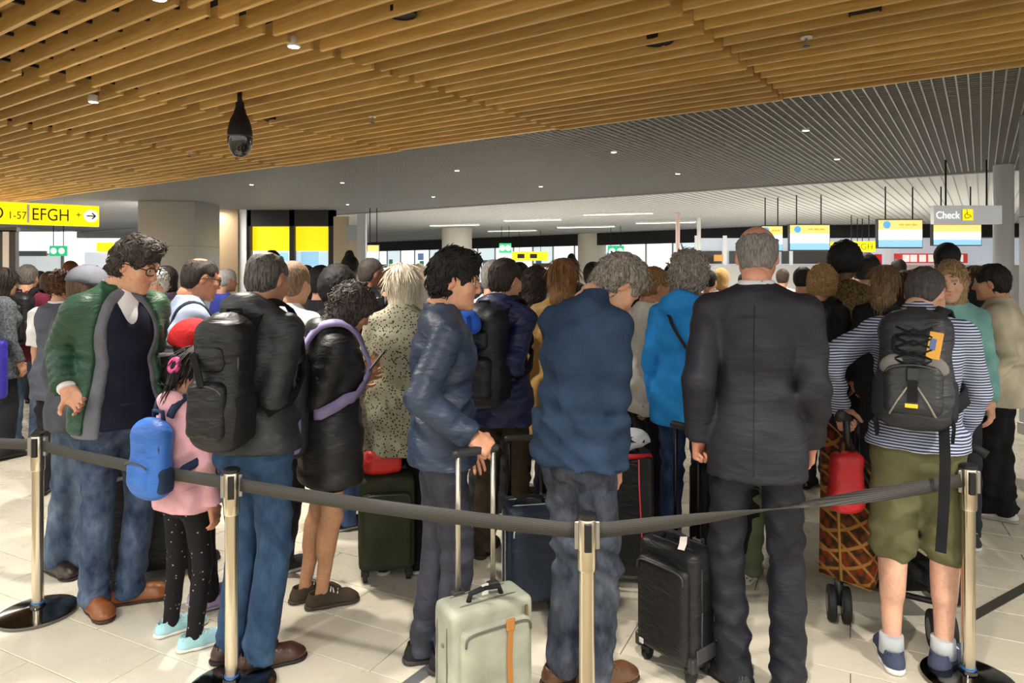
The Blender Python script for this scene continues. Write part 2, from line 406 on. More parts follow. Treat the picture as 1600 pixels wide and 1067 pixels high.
FLOOR = floor_mat((212, 204, 184), (228, 221, 204))
# --- floor: slab, tiles
T1 = np.array((-.896, .444)); T2 = np.array((.444, .896)); TL, TW = .9, .295; RZ_T = math.atan2(T1[1], T1[0])
fl = MB().box((0, 20, -.06), (45, 45, .05)).build('floor', plain((150, 140, 118), .7)); tag(fl, kind='structure')
tiles = []
for j in range(-6, 40):
    u = 1.70+TW*(j-1)+TW/2
    for i in range(-16, 22):
        s = (i+.5*(j % 2))*TL; p = T1*s+T2*u
        if p[1] < 1.3: continue
        q = (800+p[0]*FPX/p[1], HZ+CH*FPX/p[1])
        if -330 < q[0] < 1930 and q[1] < 1330 and p[1] < 9.5: tiles.append((p[1]+.3*abs(p[0]), p))
tiles.sort(key=lambda t: t[0])
tmb = MB().box((0, 0, -.006), (TL/2-.002, TW/2-.002, .006), .0018); t0 = tmb.build('floor_tile', FLOOR, fl); t0.rotation_euler.z = RZ_T
for n, (d, p) in enumerate(tiles[:300]):
    o = t0 if n == 0 else t0.copy()
    if n: COL.objects.link(o)
    o.location = (p[0], p[1], 0)
rest = MB(); Rt = np.array([[T1[0], T2[0]*-1, 0], [T1[1], -T2[1], 0], [0, 0, 1]])
Rt = np.array([[math.cos(RZ_T), -math.sin(RZ_T), 0], [math.sin(RZ_T), math.cos(RZ_T), 0], [0, 0, 1]])
hx, hy = TL/2-.002, TW/2-.002
for d, p in tiles[300:]:
    V = np.array([(-hx, -hy, -.008), (hx, -hy, -.008), (hx, hy, -.008), (-hx, hy, -.008), (-hx, -hy, 0), (hx, -hy, 0), (hx, hy, 0), (-hx, hy, 0)]) @ Rt.T+np.array((p[0], p[1], 0))
    rest.add(V, [(4, 5, 6, 7), (0, 1, 5, 4), (1, 2, 6, 5), (2, 3, 7, 6), (3, 0, 4, 7)])
tag(rest.build('floor_tiles_beyond', FLOOR, fl), kind='stuff')
far = MB().add([(-45, 7, -.0065), (45, 7, -.0065), (45, 62, -.0065), (-45, 62, -.0065)], [(0, 1, 2, 3)]).build('floor_paving', floor_mat((178, 176, 168), (200, 198, 190)), fl)
# --- wooden slat ceiling
WOOD = wood_mat()
ce = MB().box((*SU(7.5, 3.35), ZC+.42), (12.5, 3.0, .02), 0, [[AX[0], -AX[1], 0], [AX[1], AX[0], 0], [0, 0, 1]]).build('ceiling', plain((22, 20, 18), .9)); tag(ce, kind='structure')
PL = 2.2; NS = 29; SP = .18
sl0 = MB().box((0, 0, 0), (PL/2-.012, .013, .075), .002).build('ceiling_slat', WOOD, ce); first = True
for r in range(NS):
    u = 6.03-SP*r
    for q in range(-2, 8):
        s = 1.37+PL*(q+.5)
        x, y = SU(s, u-(.055 if q % 2 else 0))
        if y < .3: continue
        px = 800+x*FPX/y
        if px < -700 or px > 2300: continue
        o = sl0 if first else sl0.copy()
        if not first: COL.objects.link(o)
        first = False; o.location = (x, y, ZC+.075+(.004 if q % 2 else 0)); o.rotation_euler.z = RZ_S
ra = MB().box((0, 0, 0), (.012, 2.6, .011)).build('carrier_rail', BLACKP, ce); first = True
for q in range(-8, 52):
    x, y = SU(1.2+q*.333, 3.45); o = ra if first else ra.copy()
    if not first: COL.objects.link(o)
    first = False; o.location = (x, y, ZC+.105); o.rotation_euler.z = RZ_S
# --- metal open grid ceiling
LAM = plain((160, 160, 160), .42, 0); VOID = plain((40, 40, 40), .9)
Rs = [[AX[0], -AX[1], 0], [AX[1], AX[0], 0], [0, 0, 1]]
cm = MB().box((*SU(11, 9.7), ZM+.16), (21, 3.62, .01), 0, Rs).build('ceiling_metal', VOID); tag(cm, kind='structure')
gb = MB(); gc = MB(); BX = [(0, 3, 2, 1), (4, 5, 6, 7), (0, 1, 5, 4), (1, 2, 6, 5), (2, 3, 7, 6), (3, 0, 4, 7)]
def bar(mb, s0, s1, u0, u1, z0, z1):
    q = [SU(s0, u0), SU(s1, u0), SU(s1, u1), SU(s0, u1)]; mb.add([(*p, z0) for p in q]+[(*p, z1) for p in q], BX)
def lbar(mb, x0, x1, y0, y1, z0, z1): mb.add([(x0, y0, z0), (x1, y0, z0), (x1, y1, z0), (x0, y1, z0), (x0, y0, z1), (x1, y0, z1), (x1, y1, z1), (x0, y1, z1)], BX)
PW = .085*118                                # one grid panel is 118 cells long; four of them side by side
for i in range(118): lbar(gb, i*.085-.006, i*.085+.006, 0, 7.2, 0, .05)
for j in range(85): lbar(gc, 0, PW, j*.085+.02-.004, j*.085+.02+.004, .004, .045)
g1 = gb.build('grid_blades', LAM, cm); g2 = gc.build('grid_cross_blades', LAM, cm); tag(g1, kind='stuff'); tag(g2, kind='stuff')
for k in range(4):
    for g in (g1, g2):
        o = g if k == 0 else g.copy()
        if k: COL.objects.link(o)
        o.location = (*SU(-9+PW*k, 6.1), ZM+.05); o.rotation_euler = (math.pi, 0, RZ_S)
em = MB(); bar(em, -9, 31, 13.28, 13.4, ZM-.03, ZM+.05); em.build('edge_trim', plain((150, 150, 150), .5), cm)
em = MB(); bar(em, -4, 19, 6.05, 6.075, ZC+.02, ZM+.17); em.build('edge_trim', WOOD, ce)
cf = MB(); bar(cf, -12, 60, 13.4, 45, ZM, ZM+.05); cf = cf.build('ceiling_far', plain((214, 214, 212), .7)); tag(cf, kind='structure')
gf = MB()
for i in range(88): lbar(gf, i*.17-.008, i*.17+.008, 0, 20, 0, .013)
g1 = gf.build('grid_lines', plain((175, 175, 175), .6), cf); tag(g1, kind='stuff')
for k in range(4):
    o = g1 if k == 0 else g1.copy()
    if k: COL.objects.link(o)
    o.location = (*SU(-12+14.96*k, 13.42), ZM+.001); o.rotation_euler = (math.pi, 0, RZ_S)
# --- walls and columns
def slab(name, x0, y0, x1, y1, Y, mat, parent=None, d=.06, bev=0, kind=None, rz=0, mb=None):
    a = AT(x0, y0, Y); b = AT(x1, y1, Y); c = ((a[0]+b[0])/2, Y+d/2, (a[2]+b[2])/2)
    m = (mb or MB()).box(c, (abs(b[0]-a[0])/2, d/2, abs(a[2]-b[2])/2), bev)
    if mb is not None: return m
    o = m.build(name, mat, parent)
    if kind: tag(o, kind=kind)
    return o
def column(name, x0, x1, Y, ztop, mat, label, d=None, rnd=False):
    a = AT(x0, 0, Y)[0]; b = AT(x1, 0, Y)[0]; w = b-a; d = d or w
    e = empty(name, ((a+b)/2, Y+d/2, 0)); tag(e, label, 'column')
    m = MB()
    if rnd: m.lathe([(w/2, 0), (w/2, ztop)], 28)
    else: m.box((0, 0, ztop/2), (w/2, d/2, ztop/2), .02, seg=2)
    fix_smooth(m.build('shaft', mat, e))
    q = MB()
    if rnd: q.lathe([(w/2+.012, 0), (w/2+.012, .12)], 28)
    else: q.box((0, 0, .06), (w/2+.01, d/2+.01, .06), .006)
    q.build('skirting', STEEL, e)
    if not rnd:
        for k in (.34, .68):
            MB().box((0, 0, ztop*k), (w/2+.002, d/2+.002, .004)).build('joint_line', plain((90, 90, 90), .6), e)
    return e
GREYC = plain((150, 149, 148), .45); BRASS = plain((150, 128, 98), .32, .7); PALE = plain((205, 205, 203), .5)
column('column', 215, 305, 15.7, ZM, GREYC, 'wide plain grey square column left of the brass panel')
column('column', 1564, 1592, 10.2, ZM, plain((185, 186, 190), .4), 'pale grey round column beside the white wheelchair sign', rnd=True)
column('column', 1652, 1740, 6.5, ZM, plain((150, 152, 156), .4), 'near grey column cut by the right edge of the photo', d=.5)
column('column', 688, 736, 26, ZM, plain((222, 216, 204), .6), 'cream round column far behind the young man with black hair', rnd=True)
column('column', 905, 950, 30, ZM, plain((220, 214, 200), .6), 'cream column in the far hall left of the green exit sign', rnd=True)
# left facade: brass panel, dark framed glazed entrance, beige panels
fe = empty('entrance_screen', (AT(450, 0, 18.4)[0], 18.4, 0)); tag(fe, 'dark framed glazed entrance with yellow panels above the crowd', 'doorway')
def fslab(name, x0, y0, x1, y1, Y, mat, d=.08, bev=0):
    o = slab(name, x0, y0, x1, y1, Y, mat, None, d, bev); o.parent = fe; o.matrix_parent_inverse = Matrix.Translation(fe.location).inverted(); return o
DKB = plain((28, 24, 22), .5); YEL = plain((245, 205, 10), .5, emit=.75); GLZ = plain((195, 222, 238), .2, emit=.5); GLW = plain((240, 244, 246), .3, emit=.75)
fslab('head_beam', 372+12, 326, 522, 353, 18.2, DKB, .25)
for x0, x1 in ((384, 392), (452, 460), (513, 522)): fslab('mullion', x0, 326, x1, 512, 18.2, DKB, .2)
for x0, x1 in ((392, 452), (460, 513)):
    fslab('yellow_panel', x0, 354, x1, 392, 18.32, YEL); fslab('glass_pane', x0, 392, x1, 428, 18.34, GLZ if x0 > 420 else GLW); fslab('glass_pane', x0, 428, x1, 512, 18.34, GLW)
fslab('picture_panel', 470, 393, 498, 416, 18.30, plain((150, 200, 230), .4, emit=.5), .02)
fslab('picture_panel', 436, 394, 450, 418, 18.30, plain((150, 205, 235), .4, emit=.5), .02)
wl = slab('wall_left', 305, 322, 331, 514, 18.6, plain((222, 222, 218), .6), None, .3, kind='structure')
for nm, x0, y0, x1, y1, Y, m in (('brass_panel', 331, 325, 372, 514, 18.1, BRASS), ('pale_pilaster', 372, 326, 385, 514, 18.15, PALE), ('beige_panel', 521, 338, 545, 514, 18.1, plain((182, 166, 140), .45)),
                              ('beige_panel', 545, 376, 560, 514, 18.05, plain((192, 176, 148), .45)), ('grey_panel', 541, 352, 560, 376, 18.05, plain((168, 172, 178), .5)), ('pale_pilaster', 558, 334, 571, 514, 17.95, plain((186, 188, 192), .45))):
    o = slab(nm, x0, y0, x1, y1, Y, m, wl, .2, .004)
# left back: white lit glass wall with doors
wb = empty('glass_wall', (-14.5, 23, 0)); tag(wb, 'white lit glass wall with grey sliding doors at far left', 'glass wall')
def wslab(name, x0, y0, x1, y1, Y, mat, d=.06):
    o = slab(name, x0, y0, x1, y1, Y, mat, None, d); o.parent = wb; o.matrix_parent_inverse = Matrix.Translation(wb.location).inverted(); return o
wslab('lit_panel', -260, 362, 118, 396, 23.2, plain((245, 246, 244), .5, emit=.8)); wslab('lit_panel', 100, 372, 128, 505, 23.3, plain((245, 246, 244), .5, emit=.85))
wslab('lit_panel', 128, 372, 330, 505, 23.4, plain((232, 236, 240), .5, emit=.6))
wslab('door_head', 22, 392, 72, 400, 23.0, plain((95, 98, 104), .5)); wslab('door_leaf', 25, 398, 58, 505, 23.1, plain((200, 208, 214), .4, emit=.35)); wslab('door_leaf', 60, 398, 95, 505, 23.1, plain((206, 212, 216), .4, emit=.35))
wslab('door_frame', 95, 396, 99, 505, 23.0, plain((110, 112, 116), .5)); wslab('door_leaf', -250, 398, 20, 505, 23.1, plain((196, 203, 208), .4, emit=.3))
wslab('poster_panel', 132, 394, 172, 440, 23.2, plain((205, 212, 222), .5, emit=.4)); wslab('blue_strip', 134, 415, 152, 420, 23.15, plain((60, 80, 190), .5)); wslab('red_strip', 128, 413, 133, 424, 23.15, plain((215, 50, 50), .5))
wslab('yellow_panel', 151, 379, 176, 393, 23.1, YEL); wslab('yellow_panel', 323, 366, 331, 392, 20.5, YEL)
for nm, x0, x1, c in (('door_post', -3, 4, (45, 42, 40)), ('door_post', 4, 14, (190, 190, 188)), ('door_post', 14, 24, (42, 38, 34))):
    o = wslab(nm, x0, 360, x1, 520, 16.0, plain(c, .5), .12)
wslab('door_transom', -260, 355, 26, 362, 16.0, plain((60, 56, 52), .5), .12)
# back hall: black bulkhead, lit glass front
bh = MB(); P0 = np.array(G(0, 0)) if False else None
A0 = np.array((-11.0, 43.0)); B0 = np.array((10.0, 24.5)); dd = (B0-A0)/np.linalg.norm(B0-A0); nn = np.array((-dd[1], dd[0]))*-1
def along(mb, A, B, z0, z1, th=.2):
    d = (B-A)/np.linalg.norm(B-A); n_ = np.array((-d[1], d[0])); q = [A, B, B+n_*th, A+n_*th]
    mb.add([(*p, z0) for p in q]+[(*p, z1) for p in q], BX); return mb
bk = along(MB(), A0, B0, 2.72, ZM).build('wall_back', plain((24, 23, 23), .7)); tag(bk, kind='structure')
o = along(MB(), B0, np.array((26., 22.5)), 2.78, ZM).build('bulkhead', plain((26, 25, 25), .7), bk)
win = plain((214, 228, 232), .3, emit=.62); wn2 = plain((238, 240, 236), .3, emit=.8)
gl = empty('glass_front', (0, 36, 0)); tag(gl, 'bright glazed hall front beneath the black bulkhead', 'glass front')
K = 22
for k in range(K):
    a = A0+(B0-A0)*(k/K)+np.array((.6, .9)); b = A0+(B0-A0)*((k+.96)/K)+np.array((.6, .9))
    m = along(MB(), a, b, .95, 2.9, .05).build('glass_pane', wn2 if k % 3 else win); m.parent = gl; m.matrix_parent_inverse = Matrix.Translation(gl.location).inverted()
    m = along(MB(), a, b, 0, .95, .08).build('sill_panel', plain((186, 188, 190) if k % 2 else (172, 166, 156), .5)); m.parent = gl; m.matrix_parent_inverse = Matrix.Translation(gl.location).inverted()
    m = along(MB(), a-dd*.03, a+dd*.03, 0, 2.9, -.06).build('mullion', plain((176, 180, 184), .4)); m.parent = gl; m.matrix_parent_inverse = Matrix.Translation(gl.location).inverted()
    for q in range(2):                         # small coloured boards and shop displays behind the glass
        r_ = random.Random(k*7+q); t_ = r_.uniform(.05, .6); zz = r_.uniform(1.05, 2.2); cc = r_.choice(((70, 110, 170), (235, 200, 60), (190, 60, 50), (90, 100, 110), (200, 180, 150), (60, 130, 110), (120, 150, 190)))
        m = along(MB(), a+(b-a)*t_, a+(b-a)*(t_+r_.uniform(.2, .4)), zz, zz+r_.uniform(.18, .45), -.04).build('display_board', plain(cc, .5, emit=.35)); m.parent = gl; m.matrix_parent_inverse = Matrix.Translation(gl.location).inverted()
    if k % 2 == 0:
        m = along(MB(), a, b, 1.75, 1.95, -.05).build('dark_rail', plain((70, 74, 80) if k % 4 else (150, 120, 90), .5)); m.parent = gl; m.matrix_parent_inverse = Matrix.Translation(gl.location).inverted()
# check-in area at the right: pale counters' back wall with coloured boards
cw = empty('counter_wall', (9, 24, 0)); tag(cw, 'pale check-in back wall with grey shelves behind the screens', 'counter wall')
def cslab(name, x0, y0, x1, y1, Y, mat, d=.06):
    o = slab(name, x0, y0, x1, y1, Y, mat, None, d); o.parent = cw; o.matrix_parent_inverse = Matrix.Translation(cw.location).inverted(); return o
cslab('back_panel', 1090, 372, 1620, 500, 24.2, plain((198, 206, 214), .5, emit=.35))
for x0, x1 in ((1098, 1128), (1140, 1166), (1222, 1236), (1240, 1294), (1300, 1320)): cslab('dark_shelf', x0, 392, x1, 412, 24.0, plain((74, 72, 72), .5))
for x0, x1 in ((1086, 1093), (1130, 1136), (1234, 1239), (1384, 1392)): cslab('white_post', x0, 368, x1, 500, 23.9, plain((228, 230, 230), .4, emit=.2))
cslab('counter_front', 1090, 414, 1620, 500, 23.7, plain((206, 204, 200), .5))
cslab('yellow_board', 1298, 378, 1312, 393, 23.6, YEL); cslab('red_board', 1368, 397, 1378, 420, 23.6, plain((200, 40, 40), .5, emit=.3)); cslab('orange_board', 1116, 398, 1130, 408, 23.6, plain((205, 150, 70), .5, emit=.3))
cslab('dark_door', 1330, 393, 1337, 440, 23.6, plain((40, 42, 48), .5))
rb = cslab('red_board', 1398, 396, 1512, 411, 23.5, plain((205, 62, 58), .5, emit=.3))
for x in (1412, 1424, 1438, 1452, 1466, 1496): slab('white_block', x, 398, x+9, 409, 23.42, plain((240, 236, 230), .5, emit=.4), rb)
# fluorescent strips in the far ceiling
def strip(px, py, ln, label):
    Y = FPX*(ZM-CH)/(HZ-py); x = (px-800)*Y/FPX; e = empty('ceiling_strip_light', (x, Y, ZM-.02), math.atan2(.3, -.95)); tag(e, label, 'light', 'strip lights in the far ceiling')
    MB().box((0, 0, 0), (ln/2+.03, .11, .03), .006).build('housing', WHITEP, e); MB().box((0, 0, -.028), (ln/2, .085, .008), .003).build('diffuser', plain((255, 250, 235), .4, emit=2.2), e)
for k, (px, py, ln, lb) in enumerate(((965, 332, 1.9, 'nearest fluorescent strip, right of the ceiling centre'), (832, 342, 1.8, 'fluorescent strip above the far cream column at centre'), (710, 350, 1.8, 'fluorescent strip left of the others over the black-haired young man'),
                  (1040, 346, 1.9, 'fluorescent strip beside the thin pink pole'), (915, 353, 2.1, 'fluorescent strip above the far exit signs'), (800, 359, 2.0, 'farthest fluorescent strip, lowest in the photo'))): strip(px, py, ln, lb)
# side walls of the hall
sw_ = MB().box((-19, 13, 1.75), (.15, 17, 1.75)).build('wall_side_left', plain((214, 212, 206), .7)); tag(sw_, kind='structure')
for k in range(9): MB().box((-18.83, -2+k*3.8, 1.75), (.02, .03, 1.72)).build('panel_joint', plain((150, 150, 148), .6), sw_)
sw_ = MB().box((19, 17, 1.75), (.15, 13, 1.75)).build('wall_side_right', plain((214, 212, 206), .7)); tag(sw_, kind='structure')
for k in range(7): MB().box((18.83, 5+k*3.8, 1.75), (.02, .03, 1.72)).build('panel_joint', plain((150, 150, 148), .6), sw_)
# slim floor-to-ceiling poles
def pole(px, Y, c, label):
    e = empty('slim_pole', (AT(px, 0, Y)[0], Y, 0)); tag(e, label, 'pole')
    fix_smooth(MB().tube([(0, 0, 0), (0, 0, ZM)], .06, 12).build('shaft', plain(c, .5), e)); MB().lathe([(.12, 0), (.12, .03), (.07, .05)], 16).build('foot_plate', STEEL, e)
pole(1059, 19, (226, 196, 190), 'slim pale pink pole rising behind the curly grey head')
pole(1092, 21, (232, 232, 230), 'slim white pole left of the bald man in the suit')
# floor strips
def fstrip(p, q, w, mat, name, label):
    a = np.array(G(*p)); b = np.array(G(*q)); m = MB(); d = (b-a)/np.linalg.norm(b-a); n_ = np.array((-d[1], d[0]))*w/2
    m.add([(*(a-n_), .001), (*(b-n_), .001), (*(b+n_), .001), (*(a+n_), .001), (*(a-n_), .004), (*(b-n_), .004), (*(b+n_), .004), (*(a+n_), .004)], BX)
    return tag(m.build(name, mat), label, 'strip')
fstrip((618, 1085), (686, 1034), .055, plain((190, 192, 196), .3, .8), 'floor_rail', 'silver metal strip set in the floor beside the sage suitcase')
fstrip((560, 788), (625, 803), .06, plain((176, 180, 190), .3, .6), 'floor_rail', 'pale metal strip in the floor between the distant feet')
# ================================================================== ceiling fittings and signs
def spot_fixture(px, py, label, power=None, z=ZC, tilt=(0, 0), ang=110, xy=None, radius=.06):
    if xy: x, Y = xy
    else: Y = FPX*(z-CH)/(HZ-py); x = (px-800)*Y/FPX
    e = empty('ceiling_spotlight', (x, Y, z)); tag(e, label, 'light')
    fix_smooth(MB().lathe([(.036, .05), (.042, .02), (.042, -.006), (.036, -.010)], 20).build('housing', WHITEP, e))
    fix_smooth(MB().lathe([(.035, -.011), (.025, -.013), (.005, -.014)], 20).build('lens', plain((255, 248, 230), .3, emit=6), e))
    if power:
        l = bpy.data.lights.new('spot', 'SPOT'); l.energy = power; l.spot_size = math.radians(ang); l.spot_blend = .6; l.shadow_soft_size = radius; l.color = (1, .93, .82)
        o = bpy.data.objects.new('spot_lamp', l); COL.objects.link(o); o.parent = e; o.location = (0, 0, -.04); o.rotation_euler = (tilt[0], tilt[1], 0)
    return e
spot_fixture(459, 71, 'recessed spotlight in the wooden slats above and right of the dome camera', SPOT_W)
spot_fixture(146, 158, 'recessed spotlight in the wooden slats at left of the dome camera', SPOT_W)
spot_fixture(248, -4, 'recessed spotlight at the top edge of the wooden ceiling', SPOT_W)
for k, (x, y) in enumerate(((-2.6, .6), (.2, .9), (2.4, 1.2), (-1.0, -1.2), (1.4, -1.2))):
    spot_fixture(0, 0, ['recessed spotlight among the slats behind the camera at left', 'recessed spotlight among the slats just over the camera', 'recessed spotlight among the slats right of the camera', 'recessed spotlight farther behind the camera at left', 'recessed spotlight farther behind the camera at right'][k], SPOT_W, xy=(x, y))
# small lamps in the metal ceiling
for k, (px, py, lb) in enumerate(((959, 237, 'bright downlight in the metal grid above the navy fleece'), (1259, 203, 'nearest downlight in the metal grid at right'), (1308, 248, 'downlight in the metal grid, right and below the nearest one'), (714, 266, 'downlight in the metal grid right of the dome camera'), (535, 285, 'downlight in the metal grid below the dome camera'), (1059, 271, 'downlight in the metal grid above the bald head'), (845, 291, 'downlight at the centre of the metal grid'), (677, 307, 'faint downlight low in the metal grid at centre'), (393, 288, 'downlight in the metal grid left of the entrance'), (543, 319, 'downlight over the beige panels'))):
    spot_fixture(px, py, lb, 170 if k in (0, 1, 2, 3, 5, 6, 8) else None, ZM, ang=140)
for k, (x, y) in enumerate(((-9, 17), (0, 20), (9, 17), (-12, 12))):
    l = bpy.data.lights.new('hall_fill', 'AREA'); l.energy = 420; l.size = 2.2; l.color = (1, .97, .92); o = bpy.data.objects.new('hall_fill', l); COL.objects.link(o); o.location = (x, y, ZM-.06)  # added area lights to brighten the far hall, no fittings of their own
# dome camera hanging from the slats
Y = 5.75; x, _, zt = AT(375, 160, Y); zb = AT(375, 246, Y)[2]
dc = empty('dome_camera', (x, Y, zb)); tag(dc, 'black dome security camera hanging from the wooden ceiling', 'camera'); h = zt-zb
fix_smooth(MB().lathe([(.034, h), (.036, h*.9), (.045, h*.86), (.05, h*.8), (.078, h*.68), (.096, h*.52), (.101, h*.42), (.101, h*.36)], 28).build('housing', plain((12, 12, 12), .6), dc), 60)
fix_smooth(MB().lathe([(.101, h*.36), (.098, h*.26), (.083, h*.12), (.055, h*.035), (.006, 0)], 28).build('dome', plain((26, 26, 28), .05, 0, .9), dc), 60)
MB().tube([(0, 0, h*.95), (0, 0, ZC+.3-zb)], .022, 12).build('drop_pipe', BLACKP, dc)
fix_smooth(MB().lathe([(.1015, h*.40), (.105, h*.385), (.1015, h*.36)], 28).build('trim_ring', plain((50, 50, 52), .3), dc))
# sprinklers and round ceiling speakers between the slats
def sprinkler(px, py, label):
    Y = FPX*(ZC-.04-CH)/(HZ-py); e = empty('sprinkler', ((px-800)*Y/FPX, Y, ZC-.05)); tag(e, label, 'sprinkler')
    MB().lathe([(.035, .05), (.035, .056)], 16).build('rosette', WHITEP, e); MB().tube([(0, 0, .055), (0, 0, 0)], .009, 8).build('nozzle', STEEL, e); MB().lathe([(.022, -.004), (.022, 0)], 10).build('deflector', DARKM, e)
sprinkler(582, 190, 'small sprinkler between the slats right of the dome camera'); sprinkler(1260, 70, 'small sprinkler between the slats at right'); sprinkler(296, 243, 'small sprinkler between the slats left of the dome camera')
def speaker(px, py, r, label):
    Y = FPX*(ZC+.03-CH)/(HZ-py); e = empty('ceiling_speaker', ((px-800)*Y/FPX, Y, ZC+.035)); tag(e, label, 'speaker')
    fix_smooth(MB().lathe([(r, .03), (r, -.004), (r*.9, -.008), (r*.88, .0)], 28).build('rim', BLACKP, e)); MB().lathe([(r*.88, .002), (r*.4, .006), (.001, .006)], 28).build('grille', plain((46, 40, 32), .7), e)
speaker(1028, 66, .10, 'round dark speaker set among the slats at right of centre'); speaker(1352, 22, .085, 'round dark speaker among the slats near the top right'); speaker(628, 24, .085, 'round dark speaker among the slats near the top centre'); speaker(424, 188, .07, 'small round dark speaker among the slats beside the dome camera')
# ------------------------------------------------------------------ yellow hanging direction sign (left)
BLKT = plain((25, 22, 15), .5); SGY = plain((250, 208, 0), .45, emit=.85)
a = np.array(AT(-150, 304, 12.2)); b = np.array(AT(155, 324, 14.0)); wv = b-a; wv[2] = 0; Ls = np.linalg.norm(wv); rz = math.atan2(wv[1], wv[0])
zt, zb = 2.965, 2.545
se = empty('direction_sign', (a[0], a[1], zb), rz); tag(se, 'yellow hanging direction sign reading D 1-57 EFGH with an arrow', 'sign'); hh = zt-zb
MB().box((Ls/2, .06, hh/2), (Ls/2, .06, hh/2), .006).build('sign_box', SGY, se)
for k in (.2, .8): MB().tube([(Ls*k, .06, hh), (Ls*k, .06, ZC+.2-zb)], .008, 6).build('hanger_rod', STEEL, se)
def sx(px):                                   # distance along the sign for a picture column
    t = (px-800)/FPX; return (a[1]*t-a[0])/(wv[0]/Ls-wv[1]/Ls*t)
FR = (math.pi/2, 0, 0)
for tx, x0, sz, zz, sxx in (('D', -14, .34, .09, .78), ('1-57', 12, .21, .10, .78), ('EFGH', 49, .34, .09, .76), ('+', 118, .18, .16, 1)):
    lettering('lettering', tx, sz, BLKT, se, (sx(x0), -.004, zz), FR, sxx)
MB().box((sx(44), -.003, hh/2), (.02, .003, hh*.42)).build('divider', WHITEP, se)
cx = sx(142); ci = MB().lathe([(.125, 0), (.125, .004)], 28).build('arrow_disc', plain((250, 250, 245), .5, emit=.6), se, loc=(cx, -.001, hh/2)); ci.rotation_euler = (math.pi/2, 0, 0)
ar = MB(); ar.box((0, 0, 0), (.075, .003, .012)); ar.box((.05, 0, .03), (.045, .003, .012), R=Matrix.Rotation(math.radians(45), 3, 'Y')); ar.box((.05, 0, -.03), (.045, .003, .012), R=Matrix.Rotation(math.radians(-45), 3, 'Y'))
ar.build('arrow', BLKT, se, loc=(cx, -.009, hh/2))
# exit signs, small yellow signs, screens
GRN = plain((20, 165, 105), .5, emit=.6)
def hang_sign(name, x0, y0, x1, y1, Y, mat, label, cat='sign', ztop=ZM, parts=()):
    p = AT(x0, y0, Y); q = AT(x1, y1, Y); w = q[0]-p[0]; h = p[2]-q[2]; e = empty(name, ((p[0]+q[0])/2, Y, q[2])); tag(e, label, cat)
    MB().box((0, .04, h/2), (w/2, .04, h/2), .004).build('case', mat, e)
    for k in (-.3, .3): MB().tube([(w*k, .04, h), (w*k, .04, ztop-q[2])], .012, 6).build('hanger_rod', DARKM, e)
    return e, w, h
def exit_sign(x0, y0, x1, y1, Y, label):
    e, w, h = hang_sign('exit_sign', x0, y0, x1, y1, Y, GRN, label)
    for k in (-.24, .24): 
        m = MB(); m.lathe([(h*.3, 0), (h*.3, .006)], 16); o = m.build('white_symbol', plain((215, 250, 235), .5, emit=.6), e, loc=(w*k, 0, h/2)); o.rotation_euler = (math.pi/2, 0, 0)
exit_sign(77, 384, 103, 400, 21, 'green exit sign with two white symbols over the far left doors'); exit_sign(780, 380, 799, 395, 25, 'green exit sign at centre behind the blue hooded jacket'); exit_sign(950, 384, 975, 402, 25, 'green exit sign right of the far cream column')
exit_sign(1338, 403, 1351, 411, 21.2, 'small green exit sign below the yellow gate sign')
e, w, h = hang_sign('gate_sign', 1322, 377, 1368, 393, 20, SGY, 'small yellow gate sign reading EFGH between the screens'); lettering('lettering', 'EFGH', h*.85, BLKT, e, (-w*.3, -.004, h*.2), FR)
e, w, h = hang_sign('gate_sign', 800, 393, 856, 407, 28, SGY, 'small yellow gate sign in the far hall at centre')
for k in (-.25, .1): MB().box((w*k, -.004, h/2), (w*.1, .003, h*.25)).build('dark_symbol', BLKT, e)
SCY = plain((250, 222, 130), .4, emit=.6); SCB = plain((150, 205, 235), .4, emit=.6); SCW = plain((222, 240, 246), .4, emit=.8)
def screen(x0, y0, x1, y1, Y, label, icon=True):
    e, w, h = hang_sign('hanging_screen', x0, y0, x1, y1, Y, plain((70, 76, 84), .5), label, 'screen')
    MB().box((0, -.006, h*.8), (w*.48, .004, h*.16)).build('yellow_header', SCY, e); MB().box((0, -.006, h*.4), (w*.48, .004, h*.12)).build('white_band', SCW, e)
    MB().box((0, -.006, h*.58), (w*.48, .004, h*.06)).build('white_band', plain((238, 246, 244), .4, emit=.8), e); MB().box((0, -.006, h*.16), (w*.48, .004, h*.12)).build('blue_band', SCB, e)
    if icon:
        o = MB().lathe([(h*.13, 0), (h*.13, .004)], 20).build('blue_icon', plain((90, 165, 225), .4, emit=.7), e, loc=(-w*.3, -.010, h*.8)); o.rotation_euler = (math.pi/2, 0, 0)
        for k in range(3): MB().box((w*(.02+.14*k), -.011, h*.8), (w*.055, .002, h*.03)).build('text_bar', plain((225, 190, 70), .4, emit=.5), e)
    for k in range(4): MB().box((w*(-.3+.2*k), -.011, h*.3), (w*.06, .002, h*.012)).build('text_bar', plain((175, 205, 215), .4, emit=.5), e)
screen(1190, 352, 1223, 393, 15, 'check-in screen partly hidden by the bald head'); screen(1233, 350, 1297, 392, 14.5, 'check-in screen with blue icon just right of the bald head')
screen(1371, 342, 1442, 388, 13, 'check-in screen with blue icon above the long-haired women'); screen(1457, 350, 1534, 384, 13, 'check-in screen beneath the white wheelchair sign', False)
screen(574, 382, 592, 412, 17.6, 'small pale blue screen beside the beige entrance panels', False)
e, w, h = hang_sign('check_sign', 1459, 321, 1566, 350, 9.8, plain((196, 198, 198), .45, emit=.25), 'pale grey hanging sign with a yellow wheelchair square')
lettering('lettering', 'Check', h*.55, plain((250, 250, 250), .5, emit=.6), e, (-w*.47, -.004, h*.3), FR, .9)
